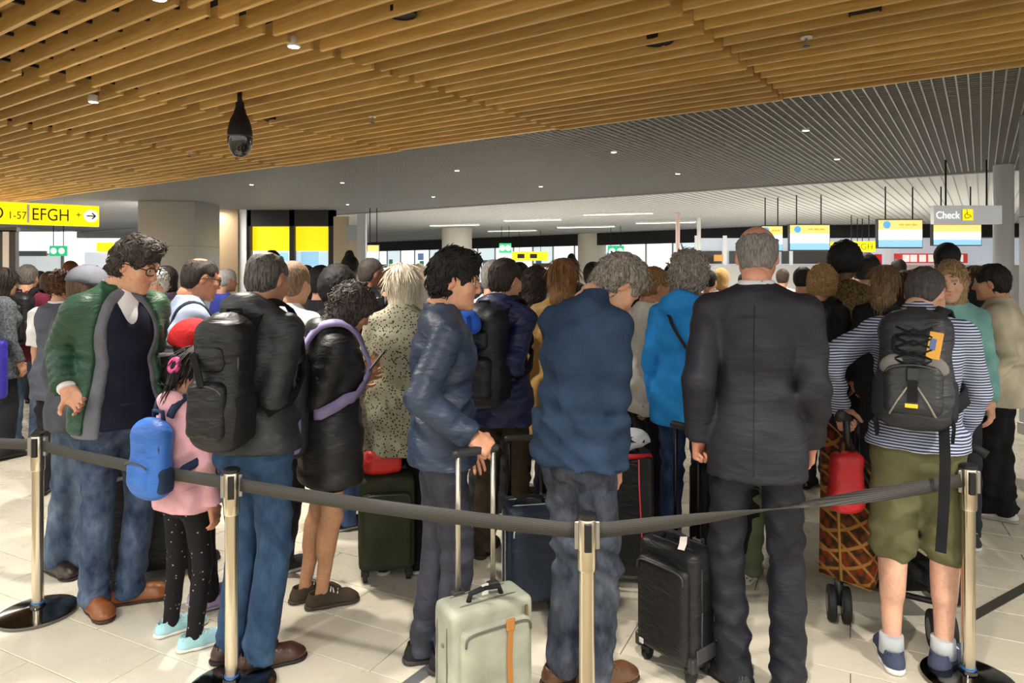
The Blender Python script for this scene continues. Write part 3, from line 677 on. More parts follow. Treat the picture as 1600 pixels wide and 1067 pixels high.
MB().box((-w*.09, -.004, h/2), (.006, .003, h*.3)).build('divider', WHITEP, e)
MB().box((-w*.005, -.004, h/2), (h*.27, .004, h*.29)).build('yellow_square', SGY, e)
wc = MB(); cx = -w*.005; wc.tube([(cx-.015, -.009, h*.68), (cx-.01, -.009, h*.5), (cx+.03, -.009, h*.48), (cx+.045, -.009, h*.36)], .006, 6); wc.tube([(cx-.012+.035*math.cos(t), -.009, h*.44+.035*math.sin(t)) for t in np.linspace(1.9, 6, 12)], .005, 6); wc.lathe([(.011, -.004), (.011, .004)], 8, (cx-.015, -.009, h*.74))
wc.build('wheelchair_symbol', BLKT, e)
# ================================================================== people
def Rx(a): c, s = math.cos(a), math.sin(a); return np.array([[1, 0, 0], [0, c, -s], [0, s, c]])
def Ry(a): c, s = math.cos(a), math.sin(a); return np.array([[c, 0, s], [0, 1, 0], [-s, 0, c]])
def Rz(a): c, s = math.cos(a), math.sin(a); return np.array([[c, -s, 0], [s, c, 0], [0, 0, 1]])
def A3(*v): return np.array(v, float)
def unit(v): return v/(np.linalg.norm(v)+1e-9)
def ik(a, b, l1, l2, pole):
    d = b-a; D = np.linalg.norm(d); D2 = min(D, (l1+l2)*.999); u = d/(D+1e-9); b = a+u*D2
    x = (l1*l1-l2*l2+D2*D2)/(2*D2); h = math.sqrt(max(l1*l1-x*x, 0)); p = pole-u*pole.dot(u); p = unit(p)
    return a+u*x+p*h, b
class Sk: pass
def skeleton(H, pose):
    """local frame: faces +Y, right side +X, feet on z=0"""
    J = Sk(); s = J.s = H/1.75; g = J.g = pose.get('g', 1.0); J.fem = pose.get('fem', 0); sw = pose.get('sw', 1.0)*(.93 if J.fem else 1)
    ln = pose.get('lean', 0); rl = pose.get('roll', 0); tw = pose.get('tw', 0); hu = pose.get('hunch', .08)
    J.P0 = A3(pose.get('hx', 0), pose.get('hy', -.10*ln), .95*s-pose.get('drop', 0))
    B = Ry(rl); J.R0 = Rx(-ln*.3) @ B
    J.R1 = Rz(-tw*.5) @ Rx(-ln*.7) @ B; J.R2 = Rz(-tw) @ Rx(-ln) @ B; J.R3 = Rz(-tw) @ Rx(-ln-hu) @ B
    J.P1 = J.P0+J.R0 @ A3(0, 0, .14*s); J.P2 = J.P1+J.R1 @ A3(0, 0, .22*s); J.P3 = J.P2+J.R3 @ A3(0, -.012*s, .175*s)
    J.hs = pose.get('hs', s**.6*.99)
    nk = pose.get('neck', .12)+ln*.75+hu; J.NT = J.P3+Rz(-tw) @ Rx(-nk) @ A3(0, 0, .066*s)
    J.RH = Rz(-pose.get('hy_', 0)-tw*.5) @ Rx(-pose.get('hp', .1)) @ Ry(pose.get('hr', 0))
    J.HC = J.NT+J.RH @ A3(0, .028, .092)*J.hs
    J.sh = [J.P2+J.R2 @ A3(.158*s*sw*e*g**.4, -.005, .112*s+pose.get('shr', 0)) for e in (-1, 1)]
    J.hip = [J.P0+J.R0 @ A3(.080*s*e*g**.5, 0, -.03*s) for e in (-1, 1)]
    J.feet = pose.get('feet', [(-.1*s, 0, -.12), (.1*s, .02, .12)])
    J.kn = []; J.an = []
    for e, (fx, fy, fa) in enumerate(J.feet):
        a = A3(fx, fy-.03, .085*s); k, a2 = ik(J.hip[e], a, .421*s, .42*s, A3(math.sin(fa), math.cos(fa), 0)); J.kn.append(k); J.an.append(a)
    J.el = []; J.wr = []; J.hd = []
    for e in (0, 1):
        sg = (-1, 1)[e]; ap = pose.get('LR'[e], None)
        if ap is None: ap = dict(w=J.sh[e]+J.R2 @ A3(.055*s*sg, .07*s, -.52*s))
        w = np.array(ap['w'], float)
        if ap.get('rel', 0): w = J.P0+w*s
        k, w = ik(J.sh[e], w, .285*s, .255*s, np.array(ap.get('p', J.R2 @ A3(.25*sg, -1, 0)), float)); J.el.append(k); J.wr.append(w)
        z = unit(np.array(ap['d'], float)) if 'd' in ap else unit(w-k)
        x = np.array(ap.get('th', A3(-.3*sg, 1, 0)), float); x = unit(x-z*x.dot(z)); J.hd.append((np.stack([x, np.cross(z, x), z], 1), ap.get('hand', 'relax')))
    return J
def torso_prims(J, t, hem=None, flare=1.0, k=.05, top=True, belly=0, rip=None):
    s, g = J.s, J.g; f = J.fem; o = []
    W = [(.150*g+.010*f, .108*g), (.117*g-.006*f, .089*g), (.127*g-.006*f, .101*g), (.104, .076)]
    t = t*.8; W = [(a*s+t, b*s+t) for a, b in W]
    if hem: o.append(ell(J.P0+J.R0 @ A3(0, 0, -hem), J.P0, (W[0][0]*flare+.004, W[0][1]*flare+.004), W[0], J.R0, k, rip=rip and (rip[0], hem/rip[1])))
    else: o.append(ell(J.P0-J.R0 @ A3(0, 0, .05*s), J.P0, W[0], W[0], J.R0, k))
    o.append(ell(J.P0, J.P1, W[0], W[1], J.R0, k, rip=rip and (rip[0], .14*s/rip[1]))); o.append(ell(J.P1, J.P2, W[1], W[2], J.R1, k, rip=rip and (rip[0], .22*s/rip[1])))
    o.append(ell(J.P2, J.P2+J.R3 @ A3(0, -.008*s, .11*s), W[2], W[3], J.R2, k, rip=rip and (rip[0], .11*s/rip[1])))
    if belly: o.append(ball(J.P0+J.R0 @ A3(0, .05*s*g, .09*s), (.13*g*s+t, .09*s*belly*g+t, .13*s+t), k))
    if f: o += [ball(J.P2+J.R2 @ A3(e*.07*s, .085*s, -.01*s), (.062*s+t*.6, .055*s+t*.6, .065*s+t*.6), .04) for e in (-1, 1)]
    else: o.append(ball(J.P2+J.R2 @ A3(0, .05*s, .02*s), (.13*s*g+t*.5, .07*s*g+t*.7, .10*s+t*.5), .05))
    if top:
        for e in (0, 1): o.append(cone(J.P3-J.R3 @ A3(0, .004, .03*s), J.sh[e]-J.R2 @ A3((-1, 1)[e]*.012, 0, .01*s), .062*s+t*.55, .055*s+t*.75, .045))
    return o
def arm_prims(J, e, t, to=1.0, body=False, rip=None, cuff=0):
    s = J.s*J.g**.35; o = []; a = t*.85+(0 if body else .004)
    f1, f2 = (.9, .9) if J.fem else (1, 1)
    o.append(cone(J.sh[e], J.el[e], .048*s*f1+a, .041*s*f1+a, .016, rip=rip and (rip[0], .285*J.s/rip[1])))
    if to > 1:
        b = J.el[e]+(J.wr[e]-J.el[e])*(to-1); o.append(cone(J.el[e], b, .043*s*f2+a, (.043-(.015 if body else .008)*(to-1))*s*f2+a*(.9 if not body else 1)+cuff, .015, rip=rip and (rip[0], .25*J.s/rip[1]), flat=not body))
    elif to < 1:
        b = J.sh[e]+(J.el[e]-J.sh[e])*to; o = [cone(J.sh[e], b, .055*s+a, .056*s+a, .03, flat=True)]
    return o
def leg_prims(J, e, t, body=False, kk=.03, wide=0, to=2.0):
    s = J.s*J.g**.4; o = []
    an = J.an[e] if body else A3(J.an[e][0], J.an[e][1], .035)
    if to >= 2: o += [cone(J.hip[e], J.kn[e], .079*s+t, .054*s+t+wide*.5, kk), cone(J.kn[e], an, .055*s+t+wide*.5, (.033 if body else .046)*s+t+wide, .012, flat=not body)]
    elif to > 1: b = J.kn[e]+(J.an[e]-J.kn[e])*(to-1); o += [cone(J.hip[e], J.kn[e], .080*s+t, .066*s+t+wide*.8, kk), cone(J.kn[e], b, .062*s+t+wide, .064*s+t+wide, .02, flat=True)]
    else: b = J.hip[e]+(J.kn[e]-J.hip[e])*to; o.append(cone(J.hip[e], b, .09*s+t, .075*s+t+wide, kk, flat=True))
    if body:
        d = unit(J.an[e]-J.kn[e]); fa = J.feet[e][2]; bk = A3(-math.sin(fa), -math.cos(fa), 0)
        o += [cone(J.kn[e]+d*.07*s+bk*.018*s, J.kn[e]+d*.19*s+bk*.016*s, .047*s if t >= 0 else .028*s, .040*s if t >= 0 else .024*s, .03), ball(J.kn[e]+A3(math.sin(fa), math.cos(fa), 0)*.02*s, .045*s if t >= 0 else .03*s, .02)]
        fw = -bk; o.append(cone(J.an[e]+A3(0, 0, -.04*s), J.an[e]+fw*.12*s+A3(0, 0, -.055*s), .034*s, .028*s, .03))
    return o
# ---- folds in cloth
def folds(amp, seed, fz=70, zlo=None, zhi=None, boost=1.0, ctr=None):
    r = random.Random(seed); ph = [r.uniform(0, 6.28) for _ in range(8)]
    def f(x, y, z):
        w1 = np.sin(F4(9)*x+F4(ph[0]))+np.sin(F4(11)*y+F4(ph[1])); w2 = np.sin(F4(7)*z+F4(ph[2]))
        a = np.sin(F4(fz)*z+F4(2.2)*w1+F4(14)*x*w2+F4(ph[3]))
        b = np.sin(F4(fz*.62)*(z*F4(.75)+x*F4(.65))+F4(1.8)*np.sin(F4(13)*y+F4(9)*z+F4(ph[4])))
        c = np.sin(F4(fz*.5)*(z*F4(.7)-x*F4(.6)+y*F4(.4))+F4(1.5)*w1+F4(ph[5]))
        m = F4(.55)+F4(.45)*np.sin(F4(5.1)*z+F4(4.3)*x+F4(ph[6]))*np.sin(F4(4.4)*y+F4(3.1)*z+F4(ph[7]))
        d = (a*F4(.40)+(np.abs(b)+np.abs(c))*F4(.75)-F4(.85))*m
        w = F4(1.0)
        if ctr is not None:
            for cz, sg, bo in ctr: w = w+F4(bo)*np.exp(-((z-F4(cz))/F4(sg))**2)
        return d*F4(amp)*w
    return f
# ---- head, hands, shoes (cached arrays in their own frames)
CACHE = {}
def head_prims(fem, fat=0, old=0):
    o = [ball((0, -.014, .032), (.076, .097, .086), .03), ball((0, .020, -.022), (.064+.006*fat, .074, .088), .04), ball((0, .045, -.083), (.040-.004*fem+.008*fat, .040, .030), .035),
         cone((-.034, .083, .026), (.034, .083, .026), .010, .010, .018), ball((-.040, .060, -.028), (.024, .022, .022), .03), ball((.040, .060, -.028), (.024, .022, .022), .03),
         ball((0, .080, -.100), (.017, .014, .014), .02)]
    for e in (-1, 1):
        o.append(ball((e*.031, .101, .008), (.017, .014, .011), .012, 's'))
        o.append(ball((e*.0775, -.010, -.006), (.010, .018, .031), .006, R=Rz(-e*.35) @ Rx(-.15))); o.append(ball((e*.087, -.006, -.004), (.006, .010, .018), .006, 's'))
        o.append(ball((e*.0095, .099, -.031), (.0085, .010, .008), .008))
        o.append(cone((e*.016, .0865, .0165), (e*.044, .077, .0145), .0062, .0052, .006)); o.append(cone((e*.019, .0835, -.003), (e*.043, .076, -.002), .0045, .004, .006))
    o += [cone((0, .090, .016), (0, .110-.004*fem, -.024), .0075, .0105, .014), cone((-.020, .084, -.057), (.020, .084, -.057), .0065, .0065, .008), cone((-.016, .084, -.067), (.016, .084, -.067), .0075, .0075, .008),
          cone((-.021, .0925, -.0618), (.021, .0925, -.0618), .0022, .0022, .004, 's'),
          cone((0, -.03, -.05), (0, -.045, -.155), .054-.006*fem, .056-.006*fem, .03)]
    return o
def head_arr(fem, v, fat=0):
    key = ('head', fem, v, fat)
    if key not in CACHE:
        V, Q = sdf(head_prims(fem, fat), v); CACHE[key] = (smooth_v(V, Q, 1, .4), Q)
    return CACHE[key]
def hand_prims(pose, e):
    sg = -1 if e else 1; curl, sp, th = {'relax': (.42, .10, .5), 'grip': (1.35, .02, 1.0), 'flat': (.12, .12, .3), 'phone': (.8, .06, .9), 'hip': (.5, .12, .8), 'cup': (.7, .05, .8)}[pose]
    o = [rbox((0, 0, .048), (.040, .014, .046), .013, .012), ball((.02, sg*.006, .03), (.018, .014, .028), .015), cone((0, 0, -.05), (0, 0, .012), .028, .027, .02)]
    for i, (x, ln, r) in enumerate(((.030, .072, .0088), (.010, .080, .0092), (-.010, .074, .0088), (-.029, .058, .0078))):
        p = A3(x, 0, .088-.004*abs(i-1.3)); ang = 0
        for q, fr in enumerate((.45, .31, .24)):
            ang += curl*(.75, 1.0, .7)[q]*(1+.08*i); d = A3(math.sin(sp*(1.2-i)*.6)*math.cos(ang), sg*math.sin(ang), math.cos(ang)); b = p+unit(d)*ln*fr; o.append(cone(p, b, r*(1-.07*q), r*(.93-.07*q), .004)); p = b
    p = A3(.030, sg*.006, .022); ang = 0
    for q, (ln, r) in enumerate(((.042, .0125), (.032, .0105), (.026, .0092))):
        d = [A3(.80, sg*.35*th, .55), A3(.5-.35*th, sg*(.3+.35*th), .8), A3(.25-.5*th, sg*(.35+.35*th), .8)][q]; b = p+unit(d)*ln; o.append(cone(p, b, r, r*.92, .008)); p = b
    return o
def hand_arr(pose, e, v):
    key = ('hand', pose, e, v)
    if key not in CACHE:
        V, Q = sdf(hand_prims(pose, e), v); CACHE[key] = (smooth_v(V, Q, 1, .3), Q)
    return CACHE[key]
def shoe_mesh(style, s, v, upper, sole, e):
    """origin under the ankle on the floor, toe +Y"""
    key = ('shoe', style, round(s, 2), v, str(upper), str(sole), e)
    if key in CACHE: return CACHE[key]
    h = {'dress': .075, 'sneaker': .085, 'boot': .13}.get(style, .08)*s; sh = .024*s if style != 'dress' else .018*s; w = -.010 if e else .010
    foot = lambda g: [cone((0, -.045*s, .03*s), (0, .03*s, .034*s), .036*s+g, .040*s+g, .02), cone((0, .03*s, .034*s), (w*s, .125*s, .030*s), .040*s+g, .046*s+g, .02), ball((w*s, .150*s, .026*s), (.043*s+g, .048*s+g, .030*s), .02)]
    up = foot(.002)+[cone((0, -.03*s, .04*s), (0, -.028*s, h), .040*s, .040*s, .02, flat=True), cone((0, -.01*s, h-.012*s), (0, .09*s, .052*s), .030*s, .028*s, .02), plane((0, 0, sh*.8), (0, 0, -1)), cone((0, -.03*s, h-.012*s), (0, -.03*s, h+.03), .031*s, .034*s, .004, 's')]
    V, Q = sdf(up, v); V = smooth_v(V, Q, 1, .3); o = mk('shoe', V, Q, upper); me = o.data; bpy.data.objects.remove(o)
    so = [cone((0, -.05*s, .02*s), (0, .02*s, .02*s), .042*s, .040*s, .02), cone((0, .02*s, .02*s), (w*s, .13*s, .02*s), .042*s, .049*s, .02), ball((w*s, .155*s, .02*s), (.046*s, .050*s, .05*s), .02), plane((0, 0, sh), (0, 0, 1)), plane((0, 0, .001), (0, 0, -1))]
    V, Q = sdf(so, v); o = mk('sole', V, Q, sole); ms = o.data; bpy.data.objects.remove(o)
    ml = None
    if v < .01:
        L_ = MB()
        for k in range(4):
            y = .045*s+.018*s*k; z = .099*s-.008*s*k; L_.tube([(-.028*s, y-.004, z-.011*s), (0, y+.004*(-1)**k, z+.0015), (.028*s, y-.002, z-.011*s)], .0035*s, 6)
        o = L_.build('laces', upper if style == 'dress' else WHITEP, smooth=True); ml = o.data; bpy.data.objects.remove(o)
    CACHE[key] = (me, ms, ml); return CACHE[key]
# ---- hair
def hair_prims(style, seed=0):
    r = random.Random(seed)
    face = [ball((0, .135, -.055), (.088, .095, .115), .02, 's')]
    cap = lambda t, tz=0: [ball((0, -.014, .032), (.076+t, .097+t, .086+t+tz), .02)]
    nape = lambda z: plane((0, 0, z), (0, .25, -1), .01)
    ears = [ball((e*.092, .014, -.022), (.030, .034, .046), .012, 's') for e in (-1, 1)]
    if style == 'short': return cap(.013, .006)+[ball((0, -.05, -.03), (.066, .058, .06), .03)]+face+ears+[nape(-.075)]
    if style == 'buzz': return cap(.005)+[ball((0, -.05, -.03), (.064, .054, .06), .03)]+face+ears+[nape(-.07)]
    if style == 'tousled': return cap(.013, .020)+[ball((0, .045, .11), (.066, .055, .038), .03), ball((.03, .075, .085), (.04, .03, .03), .03), ball((0, -.05, -.02), (.07, .058, .06), .03)]+face+ears+[nape(-.07)]
    if style == 'mop': return cap(.016, .016)+[ball((0, .045, .10), (.062, .052, .032), .03), ball((0, -.055, -.03), (.070, .054, .062), .03)]+[ball((0, .140, -.055), (.092, .105, .105), .02, 's')]+ears+[nape(-.095)]
    if style == 'fringe': return cap(.006)+[ball((0, -.05, -.03), (.067, .056, .06), .03)]+face+ears+[nape(-.075), ball((0, -.005, .128), (.105, .155, .080), .012, 's')]
    if style == 'thin': return cap(.006)+[ball((0, -.05, -.03), (.066, .056, .06), .03)]+face+ears+[nape(-.075), ball((0, -.04, .135), (.055, .07, .040), .015, 's')]
    if style == 'curly': return cap(.034, .012)+[ball((0, -.03, -.02), (.10, .085, .09), .03)]+[ball((0, .15, -.06), (.082, .10, .11), .02, 's')]+[nape(-.12)]
    if style == 'afro': return cap(.05, .02)+[ball((0, .14, -.07), (.09, .09, .11), .02, 's'), nape(-.06)]
    if style == 'bob': return cap(.020, .008)+[cone((0, -.025, .02), (0, -.035, -.10), .088, .080, .03)]+[ball((0, .15, -.06), (.074, .11, .135), .02, 's'), plane((0, 0, -.135), (0, 0, -1), .01)]
    if style == 'wavy': return cap(.024, .010)+[cone((0, -.02, .02), (0, -.03, -.13), .092, .088, .03), ball((.05, .06, .06), (.04, .035, .05), .03), ball((-.05, .06, .06), (.04, .035, .05), .03)]+[ball((0, .155, -.06), (.086, .11, .125), .02, 's'), plane((0, 0, -.165), (0, .2, -1), .01)]
    if style == 'swept': return cap(.016, .010)+[cone((0, -.02, .02), (0, -.03, -.11), .090, .086, .03)]+[ball((0, .15, -.035), (.082, .11, .125), .02, 's'), plane((0, 0, -.15), (0, .2, -1), .01)]
    if style == 'long': return cap(.018, .006)+[cone((0, -.03, .03), (0, -.06, -.16), .085, .080, .03), cone((0, -.06, -.15), (0, -.085, -.33), .078, .05, .03)]+[ball((0, .15, -.07), (.072, .11, .14), .02, 's'), ball((0, .075, -.26), (.12, .09, .12), .02, 's')]
    if style == 'updo': return cap(.016, .008)+[ball((0, -.09, .06), (.055, .05, .055), .02), ball((.01, -.07, .10), (.05, .045, .035), .02)]+face+[ball((e*.092, .012, -.022), (.026, .030, .040), .012, 's') for e in (-1, 1)]+[nape(-.05)]
    if style == 'bun': return cap(.013)+[ball((0, -.115, .03), (.042, .036, .042), .01)]+face+ears+[nape(-.06)]
    if style == 'topbun': return cap(.013)+[ball((0, -.04, .135), (.045, .045, .045), .01)]+face+ears+[nape(-.06)]
    if style == 'tail': return cap(.012)+[cone((0, -.11, .03), (0, -.13, -.16), .032, .018, .02)]+face+ears+[nape(-.06)]
    return cap(.012)+face+[nape(-.07)]
HAIRN = {'short': 420, 'buzz': 0, 'tousled': 520, 'mop': 560, 'fringe': 160, 'thin': 300, 'curly': 800, 'afro': 500, 'bob': 420, 'wavy': 560, 'swept': 480, 'long': 480, 'updo': 420, 'bun': 260, 'topbun': 260, 'tail': 260}
def hair_arr(style, v, seed, near):
    key = ('hair', style, v, seed % 3 if not near else seed)
    if key in CACHE: return CACHE[key]
    rng = np.random.default_rng(seed); P = hair_prims(style, seed)
    rough = {'curly': .012, 'afro': .012, 'wavy': .007, 'swept': .006, 'tousled': .005, 'mop': .005, 'updo': .009}.get(style, .0025); ph = rng.uniform(0, 6, 6)
    fq = {'curly': 120, 'afro': 150, 'wavy': 70, 'updo': 110}.get(style, 95)
    def disp(x, y, z):
        if style in ('curly', 'afro', 'updo', 'wavy', 'swept', 'tousled', 'mop'): return F4(rough)*(np.sin(F4(fq)*x+ph[0]+2*np.sin(F4(60)*z))*np.sin(F4(fq)*y+ph[1]+2*np.sin(F4(50)*x))*np.sin(F4(fq*.8)*z+ph[2]))
        return F4(rough)*np.sin(F4(fq*2)*x+F4(4)*np.sin(F4(30)*y)+ph[0])*np.ones_like(y+z)
    V, Q = sdf(P, v, disp); V = smooth_v(V, Q, 1, .3)
    F = [tuple(q) for q in Q] if False else Q
    n = HAIRN.get(style, 200)
    if near and n and len(V):
        nr = vnormals(V, Q); pick = rng.choice(len(V), n); LV = []; LQ = []; b = len(V)
        for i in pick:
            p = V[i].astype(float); m = nr[i].astype(float)
            if p[1] > .0 and p[2] < .035: continue
            if style in ('curly', 'wavy', 'swept', 'updo', 'afro'):
                t = rng.normal(size=3); t -= m*t.dot(m); t = unit(t); ln = rng.uniform(.03, .06); lift = .55; bend = 2.6; w = .0048
            elif style in ('tousled', 'mop'):
                t = A3(rng.normal()*.4, .55 if p[2] > .08 else -.1, -.35 if p[2] < .09 else .35)+rng.normal(size=3)*.25; t -= m*t.dot(m); t = unit(t); ln = rng.uniform(.03, .055); lift = .22; bend = 1.0; w = .0045
            elif style in ('long', 'bob', 'tail'):
                t = A3(rng.normal()*.1, -.1, -1); t -= m*t.dot(m); t = unit(t); ln = rng.uniform(.06, .13); lift = .06; bend = .2; w = .0042
            else:
                t = A3(rng.normal()*.3, .75 if p[2] > .09 else -.25, -.75 if p[2] < .09 else -.1)+rng.normal(size=3)*.15; t -= m*t.dot(m); t = unit(t); ln = rng.uniform(.02, .04)*(.6 if style in ('fringe', 'thin') else 1); lift = .18; bend = .5; w = .0036
            sd = np.cross(t, m); q = p-m*.003
            pts = [q]; d = unit(t+m*lift)
            for k in range(3): q = q+d*ln/3; pts.append(q); d = unit(d-m*bend*.22+rng.normal(size=3)*.06+A3(0, 0, -.08)); 
            for k, q in enumerate(pts):
                ww = w*(1, .95, .7, .12)[k]; LV += [q-sd*ww, q+m*ww*.7, q+sd*ww, q-m*ww*.5]
            for k in range(3):
                for c in range(4): LQ.append((b+k*4+c, b+k*4+(c+1) % 4, b+k*4+4+(c+1) % 4, b+k*4+4+c))
            b += 16
        V = np.concatenate([V, np.array(LV, F4)]); Q = np.concatenate([Q, np.array(LQ, np.int32)])
    CACHE[key] = (V, Q); return CACHE[key]
# ---- one person
PEOPLE = {}
VOX = {0: dict(body=.030, head=.0058, hand=.0050, cloth=.0108, shoe=.0085, hair=.0088), 1: dict(body=.034, head=.0105, hand=.0086, cloth=.019, shoe=.016, hair=.0145), 2: dict(body=.040, head=.016, hand=.0112, cloth=.032, shoe=.024, hair=.021)}
def paint(V, skin, hairc, fem, scalp=None):
    c = np.tile(np.array(lin(skin), F4), (len(V), 1)); x, y, z = V[:, 0], V[:, 1], V[:, 2]
    red = np.array((1.0, .62, .58), F4)
    ch = np.exp(-(((np.abs(x)-.042)/.02)**2+((z+.03)/.022)**2))*(y > .03)*.35; no = np.exp(-((x/.014)**2+((z+.026)/.014)**2))*(y > .09)*.35; ea = (np.abs(x) > .076)*(np.abs(z) < .04)*.3
    m = np.clip(ch+no+ea, 0, .5)[:, None]; c = c*(1-m)+c*red*m
    lw = np.clip(1.25-np.sqrt((x/.021)**2+((z+.0618)/.0095)**2), 0, 1)[:, None]*(y > .08)[:, None]*(1. if fem else .7); c = c*(1-lw)+c*np.array((.86, .56, .54), F4)*lw
    br = ((np.abs(x) > .011) & (np.abs(x) < .046) & (z > .021+.010*(1-np.abs(np.abs(x)-.03)/.02)-.004) & (z < .034) & (y > .055)); h = np.array(lin(hairc), F4); c[br] = c[br]*.3+h*.7*.8
    if scalp: sc = (z > .0-.25*y) & ~((y > .06) & (z < .07)); c[sc] = c[sc]*.72+np.array(lin(scalp), F4)*.28
    return c
def xf(V, R, t, s=1): return (V*s) @ np.asarray(R).T+np.asarray(t)
def person(px, by, H, face, label, tops, bottom, shoes=((30, 28, 27), (25, 24, 24), 'dress'), hair=('short', (35, 28, 24), None), skin=(205, 160, 132), lod=1, pose=None, glasses=None, beard=None, eyes=None, seed=None, cap=None, group=None, Y=None, name='person'):
    pose = dict(pose or {}); vx = VOX[lod]; seed = seed if seed is not None else int(px)*7+int(by)
    if Y is None: X, Y = G(px, by)
    else: X = (px-800)*Y/FPX
    va = math.degrees(math.atan2(X, Y)); face = face+va   # headings are given relative to the line of sight
    th = math.radians(face); loc = lambda x, y: (math.cos(th)*(x-X)-math.sin(th)*(y-Y), math.sin(th)*(x-X)+math.cos(th)*(y-Y))
    if 'pf' in pose: pose['feet'] = [(*loc(*G(a, b_)), math.radians(h+va)-th) for a, b_, h in pose['pf']]
    for k in 'LR':
        if k in pose and 'px' in pose[k]:
            a, b_, dy = pose[k]['px']; q = AT(a, b_, Y+dy); d = dict(pose[k]); d['w'] = (*loc(q[0], q[1]), q[2])
            for kk in ('d', 'th', 'p'):
                if 'w'+kk in d: v = d['w'+kk]; d[kk] = (math.cos(th)*v[0]-math.sin(th)*v[1], math.sin(th)*v[0]+math.cos(th)*v[1], v[2])
            pose[k] = d
    J = skeleton(H, pose); J.X, J.Y, J.face = X, Y, math.radians(face)
    root = empty(name, (X, Y, 0), -J.face); tag(root, label, 'person', group); J.root = root; s = J.s
    # body: one continuous figure
    bot = bottom[0]; bp = []
    bare = bot in ('shorts', 'skirt')
    bp += torso_prims(J, -.026)
    for e in (0, 1): bp += arm_prims(J, e, -.006, 2.0, body=True)
    for e in (0, 1): bp += leg_prims(J, e, -.015 if not bare else 0, body=True)
    bp.append(cone(J.P3, J.NT+J.RH @ A3(0, -.03, -.01), .060*s, .052*s, .02))
    V, Q = sdf(bp, .0125 if bare and lod < 2 else (.018 if max(t_.get('sleeve', 2.0) for t_ in tops) < 1.5 else vx['body'])); V = smooth_v(V, Q, 1)
    VV = [V]; QQ = [Q]; CC = [np.tile(np.array(lin(skin), F4), (len(V), 1))]; b = len(V)
    if bare:                                   # skin tone varies a little down the leg
        CC[0] *= (1+.08*np.sin(V[:, 2:3]*30+V[:, 0:1]*20)*np.sin(V[:, 1:2]*25)).astype(F4)
    hv, hq = head_arr(J.fem, vx['head'], pose.get('fat', 0)); hc = paint(hv, skin, hair[1], J.fem, hair[1] if hair[0] in ('fringe', 'thin', 'buzz', 'bald') else None)
    if beard: m = (hv[:, 2] < -.035-.3*(np.abs(hv[:, 0])-.03)) & (hv[:, 1] > -.0) & (hv[:, 2] > -.12) & ~((np.abs(hv[:, 0]) < .023) & (hv[:, 2] < -.051) & (hv[:, 2] > -.072)); hc[m] = hc[m]*.45+np.array(lin(beard), F4)*.55
    VV.append(xf(hv, J.RH, J.HC, J.hs)); QQ.append(hq+b); CC.append(hc); b += len(hv)
    for e in (0, 1):
        Rm, hp = J.hd[e]; a, q = hand_arr(hp, e, vx['hand']); VV.append(xf(a, Rm, J.wr[e], s**.7)); QQ.append(q+b); CC.append(np.tile(np.array(lin(skin), F4)*np.array((1, .93, .9), F4), (len(a), 1))); b += len(a)
    mk('body', np.concatenate(VV), np.concatenate(QQ), skin_mat(), root, col=np.concatenate(CC))
    # hair
    if hair[0] != 'bald':
        V, Q = hair_arr(hair[0], vx['hair'], seed, lod == 0 or (lod == 1 and hair[0] in ('curly', 'wavy', 'long', 'updo', 'bob')))
        mk('hair', xf(V, J.RH, J.HC, J.hs), Q, hair_mat(hair[1], hair[2] if len(hair) > 2 else None), root)
    if cap:
        cp = [ball((0, -.010, .040), (.099, .120, .106), .02), plane((0, 0, .022), (0, -.12, -1))]; V, Q = sdf(cp, vx['hair']); o = mk('cap', xf(V, J.RH, J.HC, J.hs), Q, fabric(cap), root)
        V, Q = sdf([ball((0, .10, .032), (.07, .075, .010), .01)], vx['hair']); mk('peak', xf(V, J.RH, J.HC, J.hs), Q, fabric(cap), o)
    if eyes:
        for e in (-1, 1):
            V = []; F = []; n, m = 10, 8
            for i in range(m+1):
                th = math.pi*i/m
                for k in range(n): ph = 2*math.pi*k/n; V.append((math.sin(th)*math.cos(ph), math.cos(th), math.sin(th)*math.sin(ph)))
            for i in range(m):
                for k in range(n): F.append((i*n+k, i*n+(k+1) % n, (i+1)*n+(k+1) % n, (i+1)*n+k))
            V = np.array(V, F4); c = np.tile(np.array((.75, .72, .70), F4), (len(V), 1)); c[V[:, 1] > .80] = lin(eyes); c[V[:, 1] > .95] = (.01, .01, .01)
            mk('eye', xf(V*.0125, J.RH, J.HC+J.RH @ A3(e*.031, .0795, .0085)*J.hs, J.hs), np.array(F, np.int32), attr_mat(.15), root, col=c)
    if glasses:
        g = MB(); t = .0028 if glasses == 'thick' else .0012; T = lambda p: tuple(J.HC+J.RH @ (np.array(p)*J.hs))
        for e in (-1, 1):
            g.tube([T((e*.033+.027*math.copysign(abs(math.cos(a))**.7, math.cos(a)), .102-.012*abs(math.cos(a)) if math.cos(a)*e > 0 else .102, .006+.019*math.copysign(abs(math.sin(a))**.7, math.sin(a)))) for a in np.linspace(0, 2*math.pi, 21)], t, 6)
            g.tube([T((e*.060, .090, .012)), T((e*.078, .04, .012)), T((e*.082, -.005, .010)), T((e*.080, -.025, -.005))], t*.9, 6)
        g.tube([T((-.008, .104, .010)), T((0, .110, .013)), T((.008, .104, .010))], t, 6)
        g.build('glasses', plain((20, 18, 17), .3) if glasses == 'thick' else plain((120, 115, 110), .3, 1), root, True)
    # clothes, innermost first
    J.cloth = None
